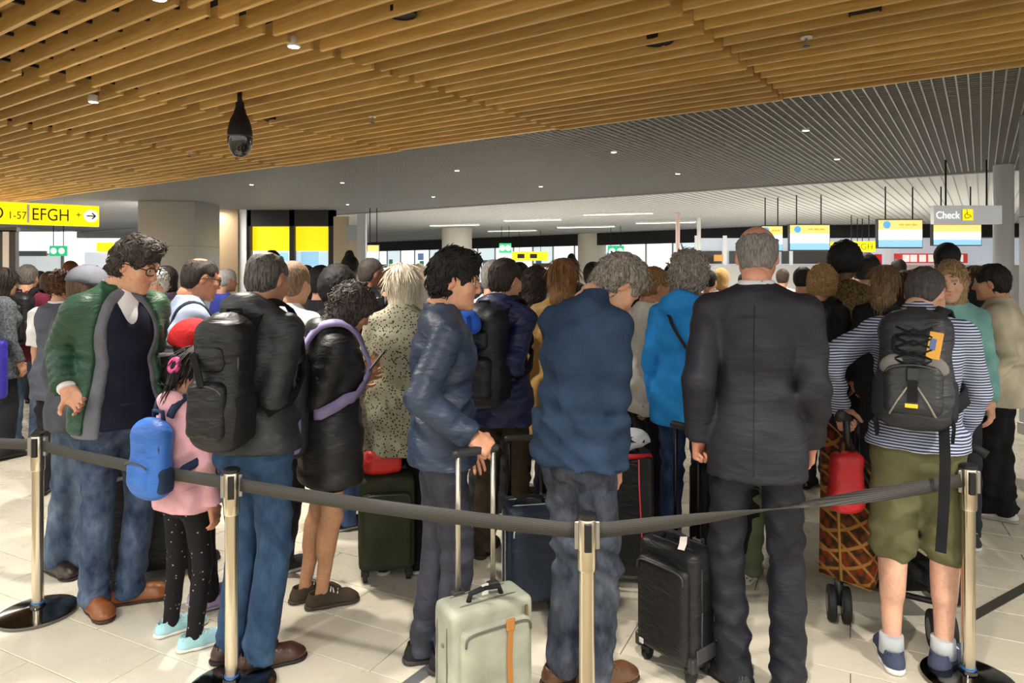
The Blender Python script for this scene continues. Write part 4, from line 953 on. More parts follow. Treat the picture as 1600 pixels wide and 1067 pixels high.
    for i, tp in enumerate(tops):
        t = tp.get('t', .022); hem = tp.get('hem', .14)*s; rip = tp.get('rip'); o = torso_prims(J, t, hem, tp.get('flare', 1.06), belly=pose.get('belly', 0), rip=rip)
        J.torso = list(o); sl = tp.get('sleeve', 2.0)
        for e in (0, 1):
            if sl: o += arm_prims(J, e, t*.62, sl, rip=rip, cuff=tp.get('cuff', 0))
        cl = tp.get('collar', 'round')
        nb = J.P3+J.R3 @ A3(0, -.005, -.01*s); nt = J.NT+J.R3 @ A3(0, -.016, -.012)
        if cl == 'stand': o.append(cone(nb, nb+(nt-nb)*.95+unit(nt-nb)*.012, .072*s+t*.4, .066*s+t*.3, .02, flat=True)); o.append(cone(nb+(nt-nb)*.55, nt+unit(nt-nb)*.06, .055*s, .060*s, .006, 's'))
        elif cl in ('shirt', 'suit'): o.append(cone(nb, nb+(nt-nb)*(1.0 if cl == 'shirt' else .5), .070*s+t*.3, .063*s+t*.25, .02, flat=True)); o.append(cone(nb+(nt-nb)*.4, nt+unit(nt-nb)*.09, .052*s, .058*s, .006, 's'))
        elif cl == 'hood':
            o.append(cone(nb, nb+(nt-nb)*.7, .074*s+t*.4, .070*s+t*.2, .02, flat=True)); B = J.R3
            o.append(ball(nb+B @ A3(0, -.085*s, .015*s), (.115*s, .060*s, .075*s), .03)); o += [cone(nb+B @ A3(-.095*s, -.05*s, .02*s), nb+B @ A3(-.065*s, .06*s, -.03*s), .035*s, .022*s, .03), cone(nb+B @ A3(.095*s, -.05*s, .02*s), nb+B @ A3(.065*s, .06*s, -.03*s), .035*s, .022*s, .03)]
            o.append(cone(nb+(nt-nb)*.3, nt+unit(nt-nb)*.08, .058*s, .064*s, .006, 's'))
        elif cl == 'round': o.append(cone(nb+(nt-nb)*.1, nt+unit(nt-nb)*.05, .058*s, .066*s, .01, 's'))
        hp = J.P0+J.R0 @ A3(0, 0, -hem); o.append(plane(hp, J.R0 @ A3(0, 0, -1)))
        for cut in tp.get('cuts', ()): o.append(cut(J))
        el = [J.el[0][2], J.el[1][2]]
        fo = folds(tp.get('fold', .008), seed, tp.get('fz', 62), ctr=[(float(J.P1[2])-.02, .09, .9), (float(np.mean(el)), .10, .7)])
        J.cloth = o; J.cdisp = fo if lod < 2 else None; J.cloths = getattr(J, 'cloths', [])+[o]
        g = sdf_ob(tp.get('name', 'jacket'), o, tp.get('vox', vx['cloth']), tp['mat'], root, fo if lod < 2 else None)
        tp['ob'] = g
    J.seed = seed
    # lower garment
    bm = bottom[1]; w = bottom[2] if len(bottom) > 2 else .012
    wt = J.P0+J.R0 @ A3(0, 0, .10*s); o = [ell(J.P0-J.R0 @ A3(0, 0, .04*s), wt, ((.144*J.g)*s+.006, (.104*J.g)*s+.006), (.128*J.g*s+.004, .092*J.g*s+.004), J.R0, .03)]
    if bot in ('trousers', 'jeans', 'leggings'):
        for e in (0, 1): o += leg_prims(J, e, .008 if bot != 'leggings' else .004, kk=.035, wide=w if bot != 'leggings' else -.004)
    elif bot == 'shorts':
        for e in (0, 1): o += leg_prims(J, e, .014, kk=.035, wide=w, to=bottom[3] if len(bottom) > 3 else 1.12)
    elif bot == 'skirt':
        o.append(ell(J.P0-A3(0, 0, .26*s), J.P0, (.205*s, .15*s), (.180*s, .125*s), J.R0, .03))
    o.append(plane(wt, J.R0 @ A3(0, 0, 1)))
    fo = folds(.011 if bot != 'leggings' else .002, seed+5, 60, ctr=[(.12*s, .08, .55), (.50*s, .07, .9), (float(J.P0[2])-.10, .06, .5)])
    sdf_ob({'trousers': 'trousers', 'jeans': 'jeans', 'shorts': 'shorts', 'skirt': 'skirt', 'leggings': 'leggings'}[bot], o, vx['cloth'], bm, root, fo if lod < 2 else None); J.bot = o
    # shoes
    if shoes:
        up, so, st = shoes
        up = up if not isinstance(up, tuple) else fabric(up, 'leather' if st == 'dress' else 'cloth'); so = so if not isinstance(so, tuple) else plain(so, .7)
        for e in (0, 1):
            me, ms, ml = shoe_mesh(st, s**.8*pose.get('shoe', 1), vx['shoe'], up, so, e); fx, fy, fa = J.feet[e]
            o = ob('shoe', me, root, (fx, fy-.03, 0)); o.rotation_euler = (0, 0, -fa); q = ob('sole', ms, o)
            if ml and lod == 0: ob('laces', ml, o)
    return J
def front_cut(w0, w1, z0=-.5, z1=.6, dx=0, r=.02, k=.012):
    """cut a jacket open down the front (half width w0 at the hem, w1 at the top)"""
    def f(J): return cone(J.P0+J.R1 @ A3(dx, .16+w0*.6, z0+.3), J.P3+J.R2 @ A3(dx, .14+w1*.6, .02), w0+.08, w1+.06, k, 's')
    return f
def veecut(depth=.24, w=.075):
    def f(J): a = J.P3+J.R2 @ A3(0, .12, .03); b = J.P3+J.R2 @ A3(0, .20, -depth); return cone(a, b, w, .008, .006, 's')
    return f
# ================================================================== carried and standing things
def at_person(J, name, label, cat, group=None):
    e = empty(name, (J.X, J.Y, 0), -J.face); tag(e, label, cat, group); return e
def chest(J, x, y, z): return J.P2+J.R2 @ (A3(x, y, z)*J.s)
def straps(J, e, mat, n0=-.12, wd=.052, xs=.085, lo=-.22, name='shoulder_strap', t=.012):
    DISP[0] = J.cdisp
    for sg in (-1, 1):
        P = [chest(J, sg*.07, n0-.03, .12), chest(J, sg*xs, -.05, .19), chest(J, sg*(xs+.012), .03, .19), chest(J, sg*(xs+.02), .11, .11), chest(J, sg*(xs+.025), .14, .02), chest(J, sg*(xs+.05), .13, -.08), chest(J, sg*(xs+.085), .03, -.15), chest(J, sg*(xs+.05), -.10, lo)]
        Q = []
        for a, b in zip(P[:-1], P[1:]): Q += [a+(b-a)*k/5 for k in range(5)]
        Q, nr = project(J.torso, np.array(Q+[P[-1]]), .017); MB().ribbon(Q, nr, wd, t).build(name, mat, e, True)
    DISP[0] = None
def backpack(J, label, c, w=.155, d=.10, h=.23, z=-.02, kind='nylon', pocket=True, straps_c=None, v=.011, extras=None, hang=0, x=0, strap_w=.052, pc=None):
    e = at_person(J, 'backpack', label, 'backpack'); m = fabric(c, kind); R = J.R2; s = 1
    back = float(-evalp(J.cloth, [chest(J, 0, -.45, z)])[0]+0) if False else None
    P, _ = project(J.torso, np.array([chest(J, x, -.3, z+.05)]), .0); yb = float((J.R2.T @ (P[0]-J.P2))[1])
    C = J.P2+R @ A3(x, yb-d*.86, z-hang); sc = lambda px, py, pz: C+R @ A3(px, py, pz)
    body = [rbox(C, (w, d, h), .055, .03, R=R), ball(sc(0, 0, h*.75), (w*.92, d*.95, h*.42), .05, R=R), ball(sc(0, -d*.35, -h*.45), (w*1.03, d*.9, h*.55), .06, R=R)]
    sdf_ob('main_body', body, v, m, e, folds(.004, J.seed+3, 70))
    m2 = fabric(pc, kind) if pc else m
    if pocket:
        pk = [rbox(sc(0, -d*1.05, -h*.38), (w*.82, d*.42, h*.46), .035, .02, R=R)]; o = sdf_ob('front_pocket', pk, v*.9, m2, e, folds(.003, J.seed+4, 80))
        MB().tube([sc(w*.74*math.cos(a), -d*1.30-.012*math.sin(a), -h*.12+h*.14*math.sin(a)) for a in np.linspace(math.pi, 0, 14)], .004, 6).build('zip', plain((70, 70, 72), .4), o, True)
        pk = [rbox(sc(0, -d*.98, h*.42), (w*.66, d*.26, h*.22), .03, .02, R=R)]; sdf_ob('upper_pocket', pk, v*.9, m2, e)
    MB().tube([sc(w*.95*math.cos(a), -d*.55, h*.35+h*.62*math.sin(a)) for a in np.linspace(math.pi*1.08, -math.pi*.08, 24)], .005, 6).build('zip', plain((60, 60, 62), .4), e, True)
    MB().tube([sc(-.035, d*.55, h*1.0), sc(-.03, d*.5, h*1.0+.05), sc(.03, d*.5, h*1.0+.05), sc(.035, d*.55, h*1.0)], .009, 8).build('carry_loop', fabric(straps_c or c), e, True)
    for sg in (-1, 1):
        sdf_ob('side_pocket', [rbox(sc(sg*w*.95, -d*.1, -h*.5), (.03, d*.7, h*.38), .025, .01, R=R)], v*1.1, fabric(straps_c or c), e)
    straps(J, e, fabric(straps_c or c), yb/J.s, strap_w)
    if extras: extras(e, sc, w, d, h)
    return e
def shoulder_bag(J, label, c, side=1, size=(.16, .07, .13), drop=-.30, y=-.02, kind='nylon', cross=False, strap=(30, 30, 32)):
    e = at_person(J, 'shoulder_bag', label, 'bag'); C = chest(J, side*(.24+size[1]*.4), y, drop); R = J.R2 @ Rz(math.pi/2)
    sdf_ob('bag_body', [rbox(C, size, .035, .02, R=R), ball(C+A3(0, 0, -size[2]*.3), (size[1]*1.15, size[0]*.95, size[2]*.7), .03)], .013, fabric(c, kind), e, folds(.004, J.seed, 60))
    MB().tube([C+R @ A3(size[0]*math.cos(a)*.9, -size[1]*.9, size[2]*.55) for a in np.linspace(0, math.pi, 8)], .004, 6).build('zip', plain((80, 80, 80), .4), e)
    s2 = -1 if cross else 1
    P = [C+A3(0, -size[0]*.7, size[2]), chest(J, side*.13, -.13, .02), chest(J, s2*side*.02 if cross else side*.12, -.12, .12), chest(J, s2*side*.11 if cross else side*.135, -.02, .19), chest(J, s2*side*.09 if cross else side*.13, .09, .11), chest(J, side*.05 if cross else side*.14, .14, -.06), C+A3(0, size[0]*.7, size[2])]
    Q = []
    for a, b in zip(P[:-1], P[1:]): Q += [a+(b-a)*k/5 for k in range(5)]
    Q = np.array(Q+[P[-1]]); Q2, nr = project(J.torso, Q, .009)
    far = evalp(J.torso, Q) > .05; Q2[far] = Q[far]; MB().ribbon(Q2, nr, .03, .006).build('strap', fabric(strap), e, True); return e
def seam(J, P, c, w=.005, name='seam', off=.0015, t=.0025, part=None):
    """a stitched line lying on the outer garment"""
    Q = []
    for a, b in zip(P[:-1], P[1:]): Q += [a+(b-a)*k/8 for k in range(8)]
    DISP[0] = J.cdisp; Q0 = np.array(Q+[P[-1]]); Q, nr = project(J.cloth, Q0, off); DISP[0] = None; Q[:, 0] = Q0[:, 0]
    MB().ribbon(Q, nr, w, t).build(name, fabric(c), part or J.root, True)
def sash(J, name, c, wd=.02, side=1):
    """thin strap worn diagonally, part of the person"""
    P = [chest(J, side*.17, -.10, -.30), chest(J, side*.08, -.16, -.08), chest(J, -side*.03, -.14, .08), chest(J, -side*.09, -.03, .19), chest(J, -side*.05, .12, .08), chest(J, side*.08, .14, -.12), chest(J, side*.17, .08, -.30)]
    Q = []
    for a, b in zip(P[:-1], P[1:]): Q += [a+(b-a)*k/5 for k in range(5)]
    Q, nr = project(J.torso, np.array(Q), .012); MB().ribbon(Q, nr, wd, .006).build(name, fabric(c), J.root, True)
# ---- wheeled cases
def wheel(mb, c, r, w, R=None):
    V = []; n = 18; b = MB().lathe([(r*.55, -w/2), (r*.92, -w/2), (r, -w*.3), (r, w*.3), (r*.92, w/2), (r*.55, w/2)], n)
    A = np.array(b.v) @ Ry(math.pi/2).T
    if R is not None: A = A @ np.asarray(R).T
    mb.add(A+np.array(c), b.f)
def trolley(label, xy, rz, w, d, h, c, top=None, kind='cloth', handle=.48, tilt=0, trim=None, name='suitcase', extra=None, hmat=None, pocket=True, hx=.09, v=.016, rnd=.035):
    e = empty(name, (*xy, 0), rz); e.rotation_euler = (tilt, 0, rz); tag(e, label, 'suitcase'); m = fabric(c, kind); z0 = .055; H = h-z0
    sdf_ob('case_body', [rbox((0, 0, z0+H/2), (w/2, d/2, H/2), rnd)], v, m, e, folds(.0016, int(w*1000+h*777), 40))
    if pocket:
        o = sdf_ob('front_pocket', [rbox((0, -d/2-.004, z0+H*.46), (w*.43, .026, H*.40), .022)], v*.9, m, e)
        MB().tube([(w*.40*math.copysign(abs(math.cos(a))**.35, math.cos(a)), -d/2-.031, z0+H*.74+H*.10*math.sin(a)**.5 if math.sin(a) > 0 else z0+H*.74) for a in np.linspace(math.pi, 0, 22)], .0042, 6).build('zip', plain(trim or (60, 60, 62), .4), o, True)
    for y in (-d*.18, d*.3):
        MB().tube([(w/2*.985*math.copysign(abs(math.cos(a))**.28, math.cos(a)), y, z0+H/2+H/2*.99*math.copysign(abs(math.sin(a))**.28, math.sin(a))) for a in np.linspace(0, 2*math.pi, 61)], .0055, 6).build('piping', plain(trim or (50, 50, 52), .5), e, True)
    MB().tube([(-.07, -d*.05, h-.004), (-.06, -d*.05, h+.028), (0, -d*.05, h+.036), (.06, -d*.05, h+.028), (.07, -d*.05, h-.004)], .010, 8).build('top_handle', fabric((45, 45, 46)), e, True)
    if handle:
        hm = hmat or STEEL
        for sg in (-1, 1): MB().tube([(sg*hx, d/2-.02, h-.03), (sg*hx, d/2-.02, h+handle)], .0105, 10).build('handle_tube', hm, e, True)
        o = sdf_ob('handle_grip', [cone((-hx-.012, d/2-.02, h+handle), (hx+.012, d/2-.02, h+handle), .017, .017, .01)], .006, plain((38, 38, 40), .5), e)
        for sg in (-1, 1): MB().box((sg*hx, d/2-.02, h+.004), (.022, .016, .010), .003).build('handle_socket', plain((55, 55, 57), .5), e)
    for sx_ in (-1, 1):
        for sy in (-1, 1):
            q = MB(); wheel(q, (sx_*(w/2-.035), sy*(d/2-.03), .028), .028, .026); fix_smooth(q.build('wheel', plain((25, 25, 26), .6), e)); MB().box((sx_*(w/2-.035), sy*(d/2-.03), .05), (.022, .022, .016), .005).build('wheel_housing', plain((30, 30, 31), .6), e)
    if extra: extra(e, w, d, h)
    return e
# ---- queue barrier
def ribbed_mat():
    m, nt, b = nmat('belt_webbing'); mp = coords(nt, kind='Object'); w = N(nt, 'ShaderNodeTexWave', Scale=55., Distortion=0.); w.bands_direction = 'Z'; L(nt, mp, 0, w, 0)
    r = ramp(nt, [(.2, lin((46, 45, 42))), (.8, lin((74, 72, 68)))]); L(nt, w, 'Fac', r, 0); L(nt, r, 0, b, 'Base Color'); b.inputs['Roughness'].default_value = .62; bump(nt, b, w, 'Fac', .3, .002); return m
BELT = ribbed_mat(); PH = .885
def stanchion(px, ytop, label, rz):
    ppm = (ytop-HZ)/(CH-PH); Y = FPX/ppm; X = (px-800)/ppm; e = empty('queue_post', (X, Y, 0), rz); tag(e, label, 'post', 'chrome queue posts')
    fix_smooth(MB().lathe([(.170, 0), (.172, .006), (.170, .016), (.150, .022), (.06, .034), (.034, .040), (.034, .052)], 40).build('base', plain((120, 118, 116), .12, 1), e), 30)
    fix_smooth(MB().lathe([(.0255, .05), (.0255, .70)], 28).build('pole', CHROME, e)); fix_smooth(MB().lathe([(.029, .70), (.031, .705), (.031, .865), (.029, .87)], 28).build('cassette', CHROME, e))
    MB().lathe([(.032, .868), (.032, .882), (.024, .886)], 28).build('cap', plain((30, 30, 32), .4), e)
    for k in range(4):
        a = math.pi/2*k; MB().box((.034*math.cos(a), .034*math.sin(a), .815), (.007, .012, .045), .002, Rz(a)).build('belt_socket', BLACKP if k % 2 else STEEL, e)
    MB().lathe([(.0275, .055), (.0275, .062)], 28).build('blue_ring', plain((50, 110, 190), .4), e)
    return np.array((X, Y))
SPST = [stanchion(59, 675, 'chrome queue post at far left beside the tan brogues', .2), stanchion(362, 731, 'chrome queue post in front of the man with black backpack', .3), stanchion(917, 801, 'nearest chrome queue post in front of the navy fleece man', 0), stanchion(1513, 725, 'chrome queue post at right beside the man in shorts', -.2)]
def belt(a, b, label, twist=0, z=.822, sag=.012, w=.052, off=.04):
    d = unit(np.array(b)-np.array(a)); a = np.array(a)+d*off; b = np.array(b)-d*off; n = 40; P = []; Nn = []; side = A3(-d[1], d[0], 0)
    for i in range(n+1):
        t = i/n; p = a+(b-a)*t; P.append((*p, z-sag*4*t*(1-t))); an = twist*(t*t*(3-2*t)); Nn.append(side*math.cos(an)+A3(0, 0, 1)*math.sin(an))
    e = MB().ribbon(P, Nn, w, .0022).build('barrier_belt', BELT, smooth=True); tag(e, label, 'belt'); return e
belt(SPST[0], SPST[1], 'dark grey barrier belt in front of the green jacket man and the child'); belt(SPST[1], SPST[2], 'dark grey barrier belt across the woman with phone and the sage suitcase handle')
belt(SPST[2], SPST[3], 'twisted dark grey barrier belt across the suited man', math.pi*.94)
belt((-3.55, 3.62), SPST[0], 'short stretch of barrier belt leaving the left edge')
fstrip((1516, 966), (1625, 905), .05, BELT, 'belt_shadow_strip', 'dark strip standing for a belt shadow on the floor at the right edge')  # thin dark strip laid on the floor as the belt's shadow
# ================================================================== the queue
def T(c, kind='cloth', **k): return dict(mat=fabric(c, kind, k.pop('c2', None)), **k)
JN = lambda c=(62, 84, 116), c2=None: fabric(c, 'denim', c2)
SK = (208, 160, 130); SK2 = (192, 142, 112); SK3 = (110, 76, 56); PALE_S = (222, 178, 152)
# --- man in the green quilted jacket
def side_open(J): return cone(J.P0+J.R1 @ A3(.0, .27, -.35), J.P3+J.R2 @ A3(0, .215, .0), .225, .140, .012, 's')
def side_open2(J): return cone(J.P0+J.R1 @ A3(.05, .29, -.35), J.P3+J.R2 @ A3(.02, .245, .0), .295, .185, .012, 's')
green = person(186, 958, 1.83, 156, 'man with glasses in open green quilted jacket, hand on hip', [T((238, 238, 240), t=.010, collar='shirt', hem=.05, name='shirt', fold=.003), T((32, 36, 58), 'cloth', t=.020, sleeve=0, hem=.07, collar='none', cuts=[veecut(.25, .085)], name='waistcoat', fold=.003),
    T((112, 114, 124), 'suit', t=.036, hem=.10, collar='none', sleeve=1.9, cuts=[side_open], name='blazer', fold=.004), T((38, 84, 58), 'nylon', t=.050, hem=.08, collar='stand', sleeve=1.93, rip=(.008, .058), cuts=[side_open2], name='quilted_jacket', fold=.004)],
    ('jeans', JN((42, 60, 90), (118, 136, 164)), .012), ((142, 84, 42), (58, 36, 24), 'dress'), ('tousled', (44, 37, 34), (78, 68, 62)), (214, 164, 134), 0,
    dict(pf=[(205, 944, 95), (150, 955, 165)], hp=.36, hy_=-.62, neck=.28, hunch=.14, R=dict(px=(106, 610, -.155), hand='hip', wp=(-.7, .75, .15), wd=(.75, -.25, -.55), wth=(.2, -.3, -1)), L=dict(px=(236, 640, .10)), drop=0), glasses='thick', eyes=(70, 50, 38))
MB().tube([green.P0+green.R0 @ A3((.148*green.s+.012)*math.cos(a), (.108*green.s+.012)*math.sin(a), .045) for a in np.linspace(0, 2*math.pi, 33)], .014, 6).build('belt', plain((50, 32, 22), .5), green.root, True)
# --- child in pink with a blue pack
pink = person(290, 1008, 1.28, 55, 'small child in pink hoodie and speckled black leggings', [T((232, 176, 184), 'fleece', t=.026, hem=.10, collar='hood', name='hoodie')], ('leggings', fabric((30, 28, 30), 'dots', (150, 140, 140))), ((160, 205, 210), (225, 225, 220), 'sneaker'), ('tail', (34, 28, 27)), SK2, 0,
    dict(pf=[(276, 985, 70), (312, 1008, 85)], hs=.95, g=1.05, hp=.35, R=dict(px=(334, 796, -.05)), shoe=1.05))
rg = MB(); Cc = pink.HC+pink.RH @ A3(0, -.125, .005); rg.tube([Cc+pink.RH @ A3(.028*math.cos(a), -.004, .028*math.sin(a)) for a in np.linspace(0, 2*math.pi, 17)], .012, 8); rg.build('hair_band', fabric((240, 95, 160)), pink.root, True)
backpack(pink, 'small bright blue backpack worn by the child in pink', (52, 112, 198), .095, .055, .15, -.09, 'nylon', straps_c=(44, 60, 90), v=.009, strap_w=.035)
red = person(298, 946, 1.35, 70, 'child in red knitted hat and black trousers half hidden behind', [T((44, 42, 46), t=.026, hem=.2)], ('trousers', fabric((26, 25, 27)), .0), ((176, 158, 190), (200, 190, 205), 'sneaker'), ('buzz', (30, 25, 24)), SK2, 1, dict(pf=[(322, 938, 60), (340, 948, 75)], hs=.95, hx=-.06), cap=None)
V, Q = sdf([ball((0, -.02, .035), (.106, .126, .122), .02), ball((0, -.06, -.02), (.092, .075, .08), .03), plane((0, 0, -.05), (0, -.5, -1))], .010); mk('knitted_hat', xf(V, red.RH, red.HC, red.hs), Q, fabric((205, 38, 42), 'fleece'), red.root)
# --- man with the big black backpack
dark = person(397, 1034, 1.755, 38, 'balding man in dark charcoal jacket and blue jeans seen from behind', [T((48, 52, 55), 'nylon', t=.030, hem=.035, collar='hood', fold=.008, name='jacket')], ('jeans', JN((42, 70, 104), (82, 112, 144)), .012), ((72, 42, 32), (30, 22, 20), 'dress'), ('thin', (46, 42, 40), (110, 106, 102)), (190, 142, 112), 0,
    dict(pf=[(368, 1022, 70), (410, 1038, 86)], hp=.22, hunch=.14, lean=.05, R=dict(px=(452, 650, .12)), g=1.1))
def bp_x(e, sc, w, d, h):
    MB().ribbon([sc(-w*.6, -d*1.25, h*.5), sc(-w*.2, -d*1.42, h*.25), sc(.0, -d*1.45, 0)], [J_R @ A3(0, -1, 0)]*3, .03, .006).build('compression_strap', fabric((24, 24, 25)), e)
J_R = dark.R2
backpack(dark, 'large black backpack on the balding man in charcoal jacket', (15, 15, 16), .105, .085, .245, -.10, 'nylon', extras=bp_x, x=.03)
# --- woman with phone
woman = person(516, 950, 1.60, 76, 'woman in black padded parka looking down at her phone', [T((42, 42, 44), 'nylon', t=.050, hem=.25, flare=1.06, collar='hood', rip=(.007, .075), fold=.005, name='parka')], ('shorts', fabric((35, 35, 40)), .004, .6), ((78, 66, 52), (62, 54, 44), 'sneaker'), ('wavy', (36, 30, 28), (92, 84, 78)), (196, 148, 112), 0,
    dict(fem=1, pf=[(486, 936, 75), (512, 946, 84)], hp=.52, neck=.3, hunch=.16, R=dict(px=(562, 583, .0), hand='cup', wd=(.8, .1, .55), wth=(-.3, -.3, .8)), L=dict(px=(556, 590, .22))), eyes=(40, 28, 20))
bw = backpack(woman, 'grey and lilac backpack worn by the woman with phone', (60, 57, 68), .14, .115, .25, -.16, 'nylon', straps_c=(150, 138, 182), pc=(78, 76, 84))
p = woman.wr[1]+woman.hd[1][0] @ A3(.01, .030, .10); ph = empty('phone', (0, 0, 0)); q = Rz(-woman.face) @ p+A3(woman.X, woman.Y, 0); ph.location = q; ph.rotation_euler = (math.radians(-38), 0, math.radians(-84)); tag(ph, 'dark phone held in the parka woman\'s hand', 'phone')
MB().box((0, 0, 0), (.036, .005, .072), .004, seg=2).build('case', plain((20, 20, 22), .4), ph); MB().box((0, -.0056, 0), (.032, .0006, .066)).build('screen', plain((190, 200, 210), .2, emit=.4), ph)
# --- young man in the quilted navy jacket with the sage case
young = person(690, 1040, 1.74, 80, 'young man with black hair and glasses in quilted navy jacket', [T((54, 70, 95), 'nylon', t=.026, hem=.075, collar='stand', rip=(.0035, .04), fold=.007, cuff=.004, name='quilted_jacket')], ('trousers', fabric((62, 64, 78), 'suit'), .012), ((40, 38, 40), (60, 58, 56), 'sneaker'), ('mop', (18, 16, 17), (40, 36, 36)), (216, 164, 134), 0,
    dict(pf=[(672, 1030, 80), (712, 1048, 95)], hp=.16, hy_=.28, R=dict(px=(736, 682, -.24), hand='grip', wd=(.85, -.2, -.5), wth=(.0, .7, .6)), L=dict(px=(735, 700, .2))), glasses='thin', eyes=(35, 24, 18))
# --- man in navy fleece, head bowed
fleece = person(905, 1066, 1.80, 42, 'grey-haired man in navy fleece jacket bowing his head', [T((44, 66, 94), 'fleece', t=.030, hem=.075, collar='stand', fold=.012, fz=48, name='fleece_jacket')], ('jeans', JN((46, 54, 70), (118, 124, 136)), .010), ((110, 74, 46), (60, 46, 36), 'dress'), ('mop', (92, 86, 78), (168, 160, 150)), (214, 166, 138), 0,
    dict(pf=[(884, 1060, 60), (938, 1072, 62)], lean=.16, hunch=.22, neck=.42, hp=.85, hy_=.35, g=1.05, R=dict(px=(962, 742, -.06)), L=dict(px=(930, 740, .35))))
# --- man in the dark suit
suit = person(1182, 1072, 1.86, 4, 'tall bald man in dark navy suit seen from behind', [T((226, 230, 238), t=.010, collar='shirt', hem=.05, name='shirt', fold=.003), T((44, 45, 55), 'suit', t=.032, hem=.15, flare=1.06, collar='suit', fold=.006, fz=40, name='suit_jacket')], ('trousers', fabric((30, 32, 44), 'suit'), .012), ((24, 24, 26), (18, 18, 18), 'dress'), ('fringe', (96, 92, 90), (150, 146, 142)), (220, 160, 134), 0,
    dict(pf=[(1150, 1066, -50), (1232, 1082, 15)], hp=.32, hy_=-.05, sw=1.08, g=.97, L=dict(px=(1092, 682, .06), hand='grip', wp=(-.3, -.6, 0)), R=dict(px=(1266, 690, .02))))
# --- man in stripes and shorts with the pushchair
def vent(J): return None
shorts = person(1432, 1038, 1.73, 3, 'man in striped top and khaki shorts leaning on a pushchair', [T((196, 204, 226), 'stripe', c2=(52, 58, 88), t=.024, hem=.03, collar='stand', sleeve=1.95, fold=.007, name='striped_top')], ('shorts', fabric((112, 110, 76), 'cloth'), .014, 1.03), ((74, 82, 108), (222, 222, 220), 'sneaker'), ('buzz', (58, 54, 54), (90, 86, 84)), (222, 174, 150), 0,
    dict(pf=[(1394, 1034, -16), (1474, 1040, 24)], lean=.28, hy=.05, hunch=.2, neck=.25, hp=.50, hy_=.3, L=dict(px=(1312, 640, .20), hand='grip', wp=(-1, -.3, .1)), R=dict(px=(1494, 690, .16), hand='grip', wp=(1, -.3, .1)), g=1.08))
for e in (0, 1):                               # pale ankle socks
    fx, fy, fa = shorts.feet[e]; MB().lathe([(.048, .06), (.047, .10), (.046, .135), (.043, .135)], 18, (fx, fy-.035, 0)).build('sock', fabric((190, 195, 200)), shorts.root, True)
def hike(e, sc, w, d, h):
    R_ = shorts.R2; bk = fabric((30, 31, 34)); G_ = fabric((120, 118, 114)); nn_ = R_ @ A3(0, -1, 0)
    for k in range(4):
        z = h*(.72-.2*k); MB().tube([sc(-w*.5, -d*1.30, z), sc(0, -d*1.36, z-.03), sc(w*.5, -d*1.30, z)], .0045, 6).build('bungee_cord', bk, e, True); MB().tube([sc(-w*.5, -d*1.30, z-.04), sc(0, -d*1.36, z-.01), sc(w*.5, -d*1.30, z-.04)], .0045, 6).build('bungee_cord', bk, e, True)
    MB().ribbon([sc(0, -d*1.46, -h*.02), sc(0, -d*1.54, -h*.3), sc(0, -d*1.5, -h*.62)], [nn_]*3, .036, .006).build('centre_strap', bk, e); MB().box(sc(0, -d*1.50, -h*.16), (.022, .008, .03), .004, R_).build('buckle', plain((24, 24, 25), .4), e)
    MB().box(sc(w*.56, -d*1.28, h*.40), (.024, .004, .055), .002, R_ @ Ry(.15)).build('orange_badge', plain((225, 165, 60), .5), e); MB().box(sc(w*.52, -d*1.33, h*.42), (.010, .003, .022), .001, R_ @ Ry(.15)).build('blue_patch', plain((90, 110, 170), .5), e)
    MB().box(sc(-w*.02, -d*1.58, -h*.70), (.022, .004, .008), .001, R_).build('yellow_tab', plain((235, 205, 40), .5), e)
    for sg in (-1, 1):
        MB().tube([sc(sg*.015, -d*1.56, -h*.36), sc(sg*w*.4, -d*1.50, -h*.62), sc(sg*w*.62, -d*1.40, -h*.86)], .004, 6).build('grey_cord', plain((150, 140, 128), .6), e, True)
        sdf_ob('grey_wing', [ball(sc(sg*w*.62, -d*1.12, h*.05), (.05, .02, .035), .01, R=R_ @ Ry(sg*.7))], .008, G_, e)
        MB().ribbon([sc(sg*w*.95, -d*.2, -h*.75), sc(sg*w*1.02, 0, -h*.95), sc(sg*w*.98, d*.4, -h*1.15)], [R_ @ A3(sg, 0, 0)]*3, .05, .012).build('hip_strap', bk, e)
    x, y, z = sc(w*.80, -d*.2, -h*.9); MB().ribbon([(x, y, z), (x+.005, y-.01, z-.15), (x+.0, y-.02, z-.33), (x-.01, y-.02, z-.50)], [(0, -1, 0)]*4, .038, .004).build('dangling_strap', bk, e)
backpack(shorts, 'grey hiking backpack with orange badge and crossed cords', (52, 54, 58), .128, .080, .225, -.09, 'nylon', straps_c=(44, 45, 48), extras=hike, pc=(50, 52, 55))
# ------------------------------------------------------------------ second row
leop = person(628, 888, 1.68, 10, 'fair-haired person in long patterned coat behind the young man', [T((150, 147, 126), 'leopard', c2=(40, 36, 28), t=.045, hem=.26, flare=1.12, collar='stand', fold=.008, fz=40, name='coat')], ('trousers', fabric((22, 21, 23)), .01), ((30, 28, 28), (200, 195, 190), 'sneaker'), ('bob', (190, 176, 150), (225, 215, 195)), SK, 1, dict(fem=1, g=1.1))
lth = person(572, 768, 1.755, 55, 'man with cropped hair in black leather jacket and jeans', [T((32, 34, 42), 'leather', t=.032, hem=.10, collar='stand', name='leather_jacket')], ('jeans', JN((52, 70, 104)), .014), ((24, 24, 26), (30, 30, 30), 'sneaker'), ('buzz', (50, 44, 40), (80, 72, 66)), (150, 108, 84), 1, dict(hp=.1, R=dict(px=(592, 612, .1))))
shoulder_bag(lth, 'black crossbody bag on the man in leather jacket', (26, 26, 30), 1, (.13, .05, .10), -.32, -.06, cross=True)
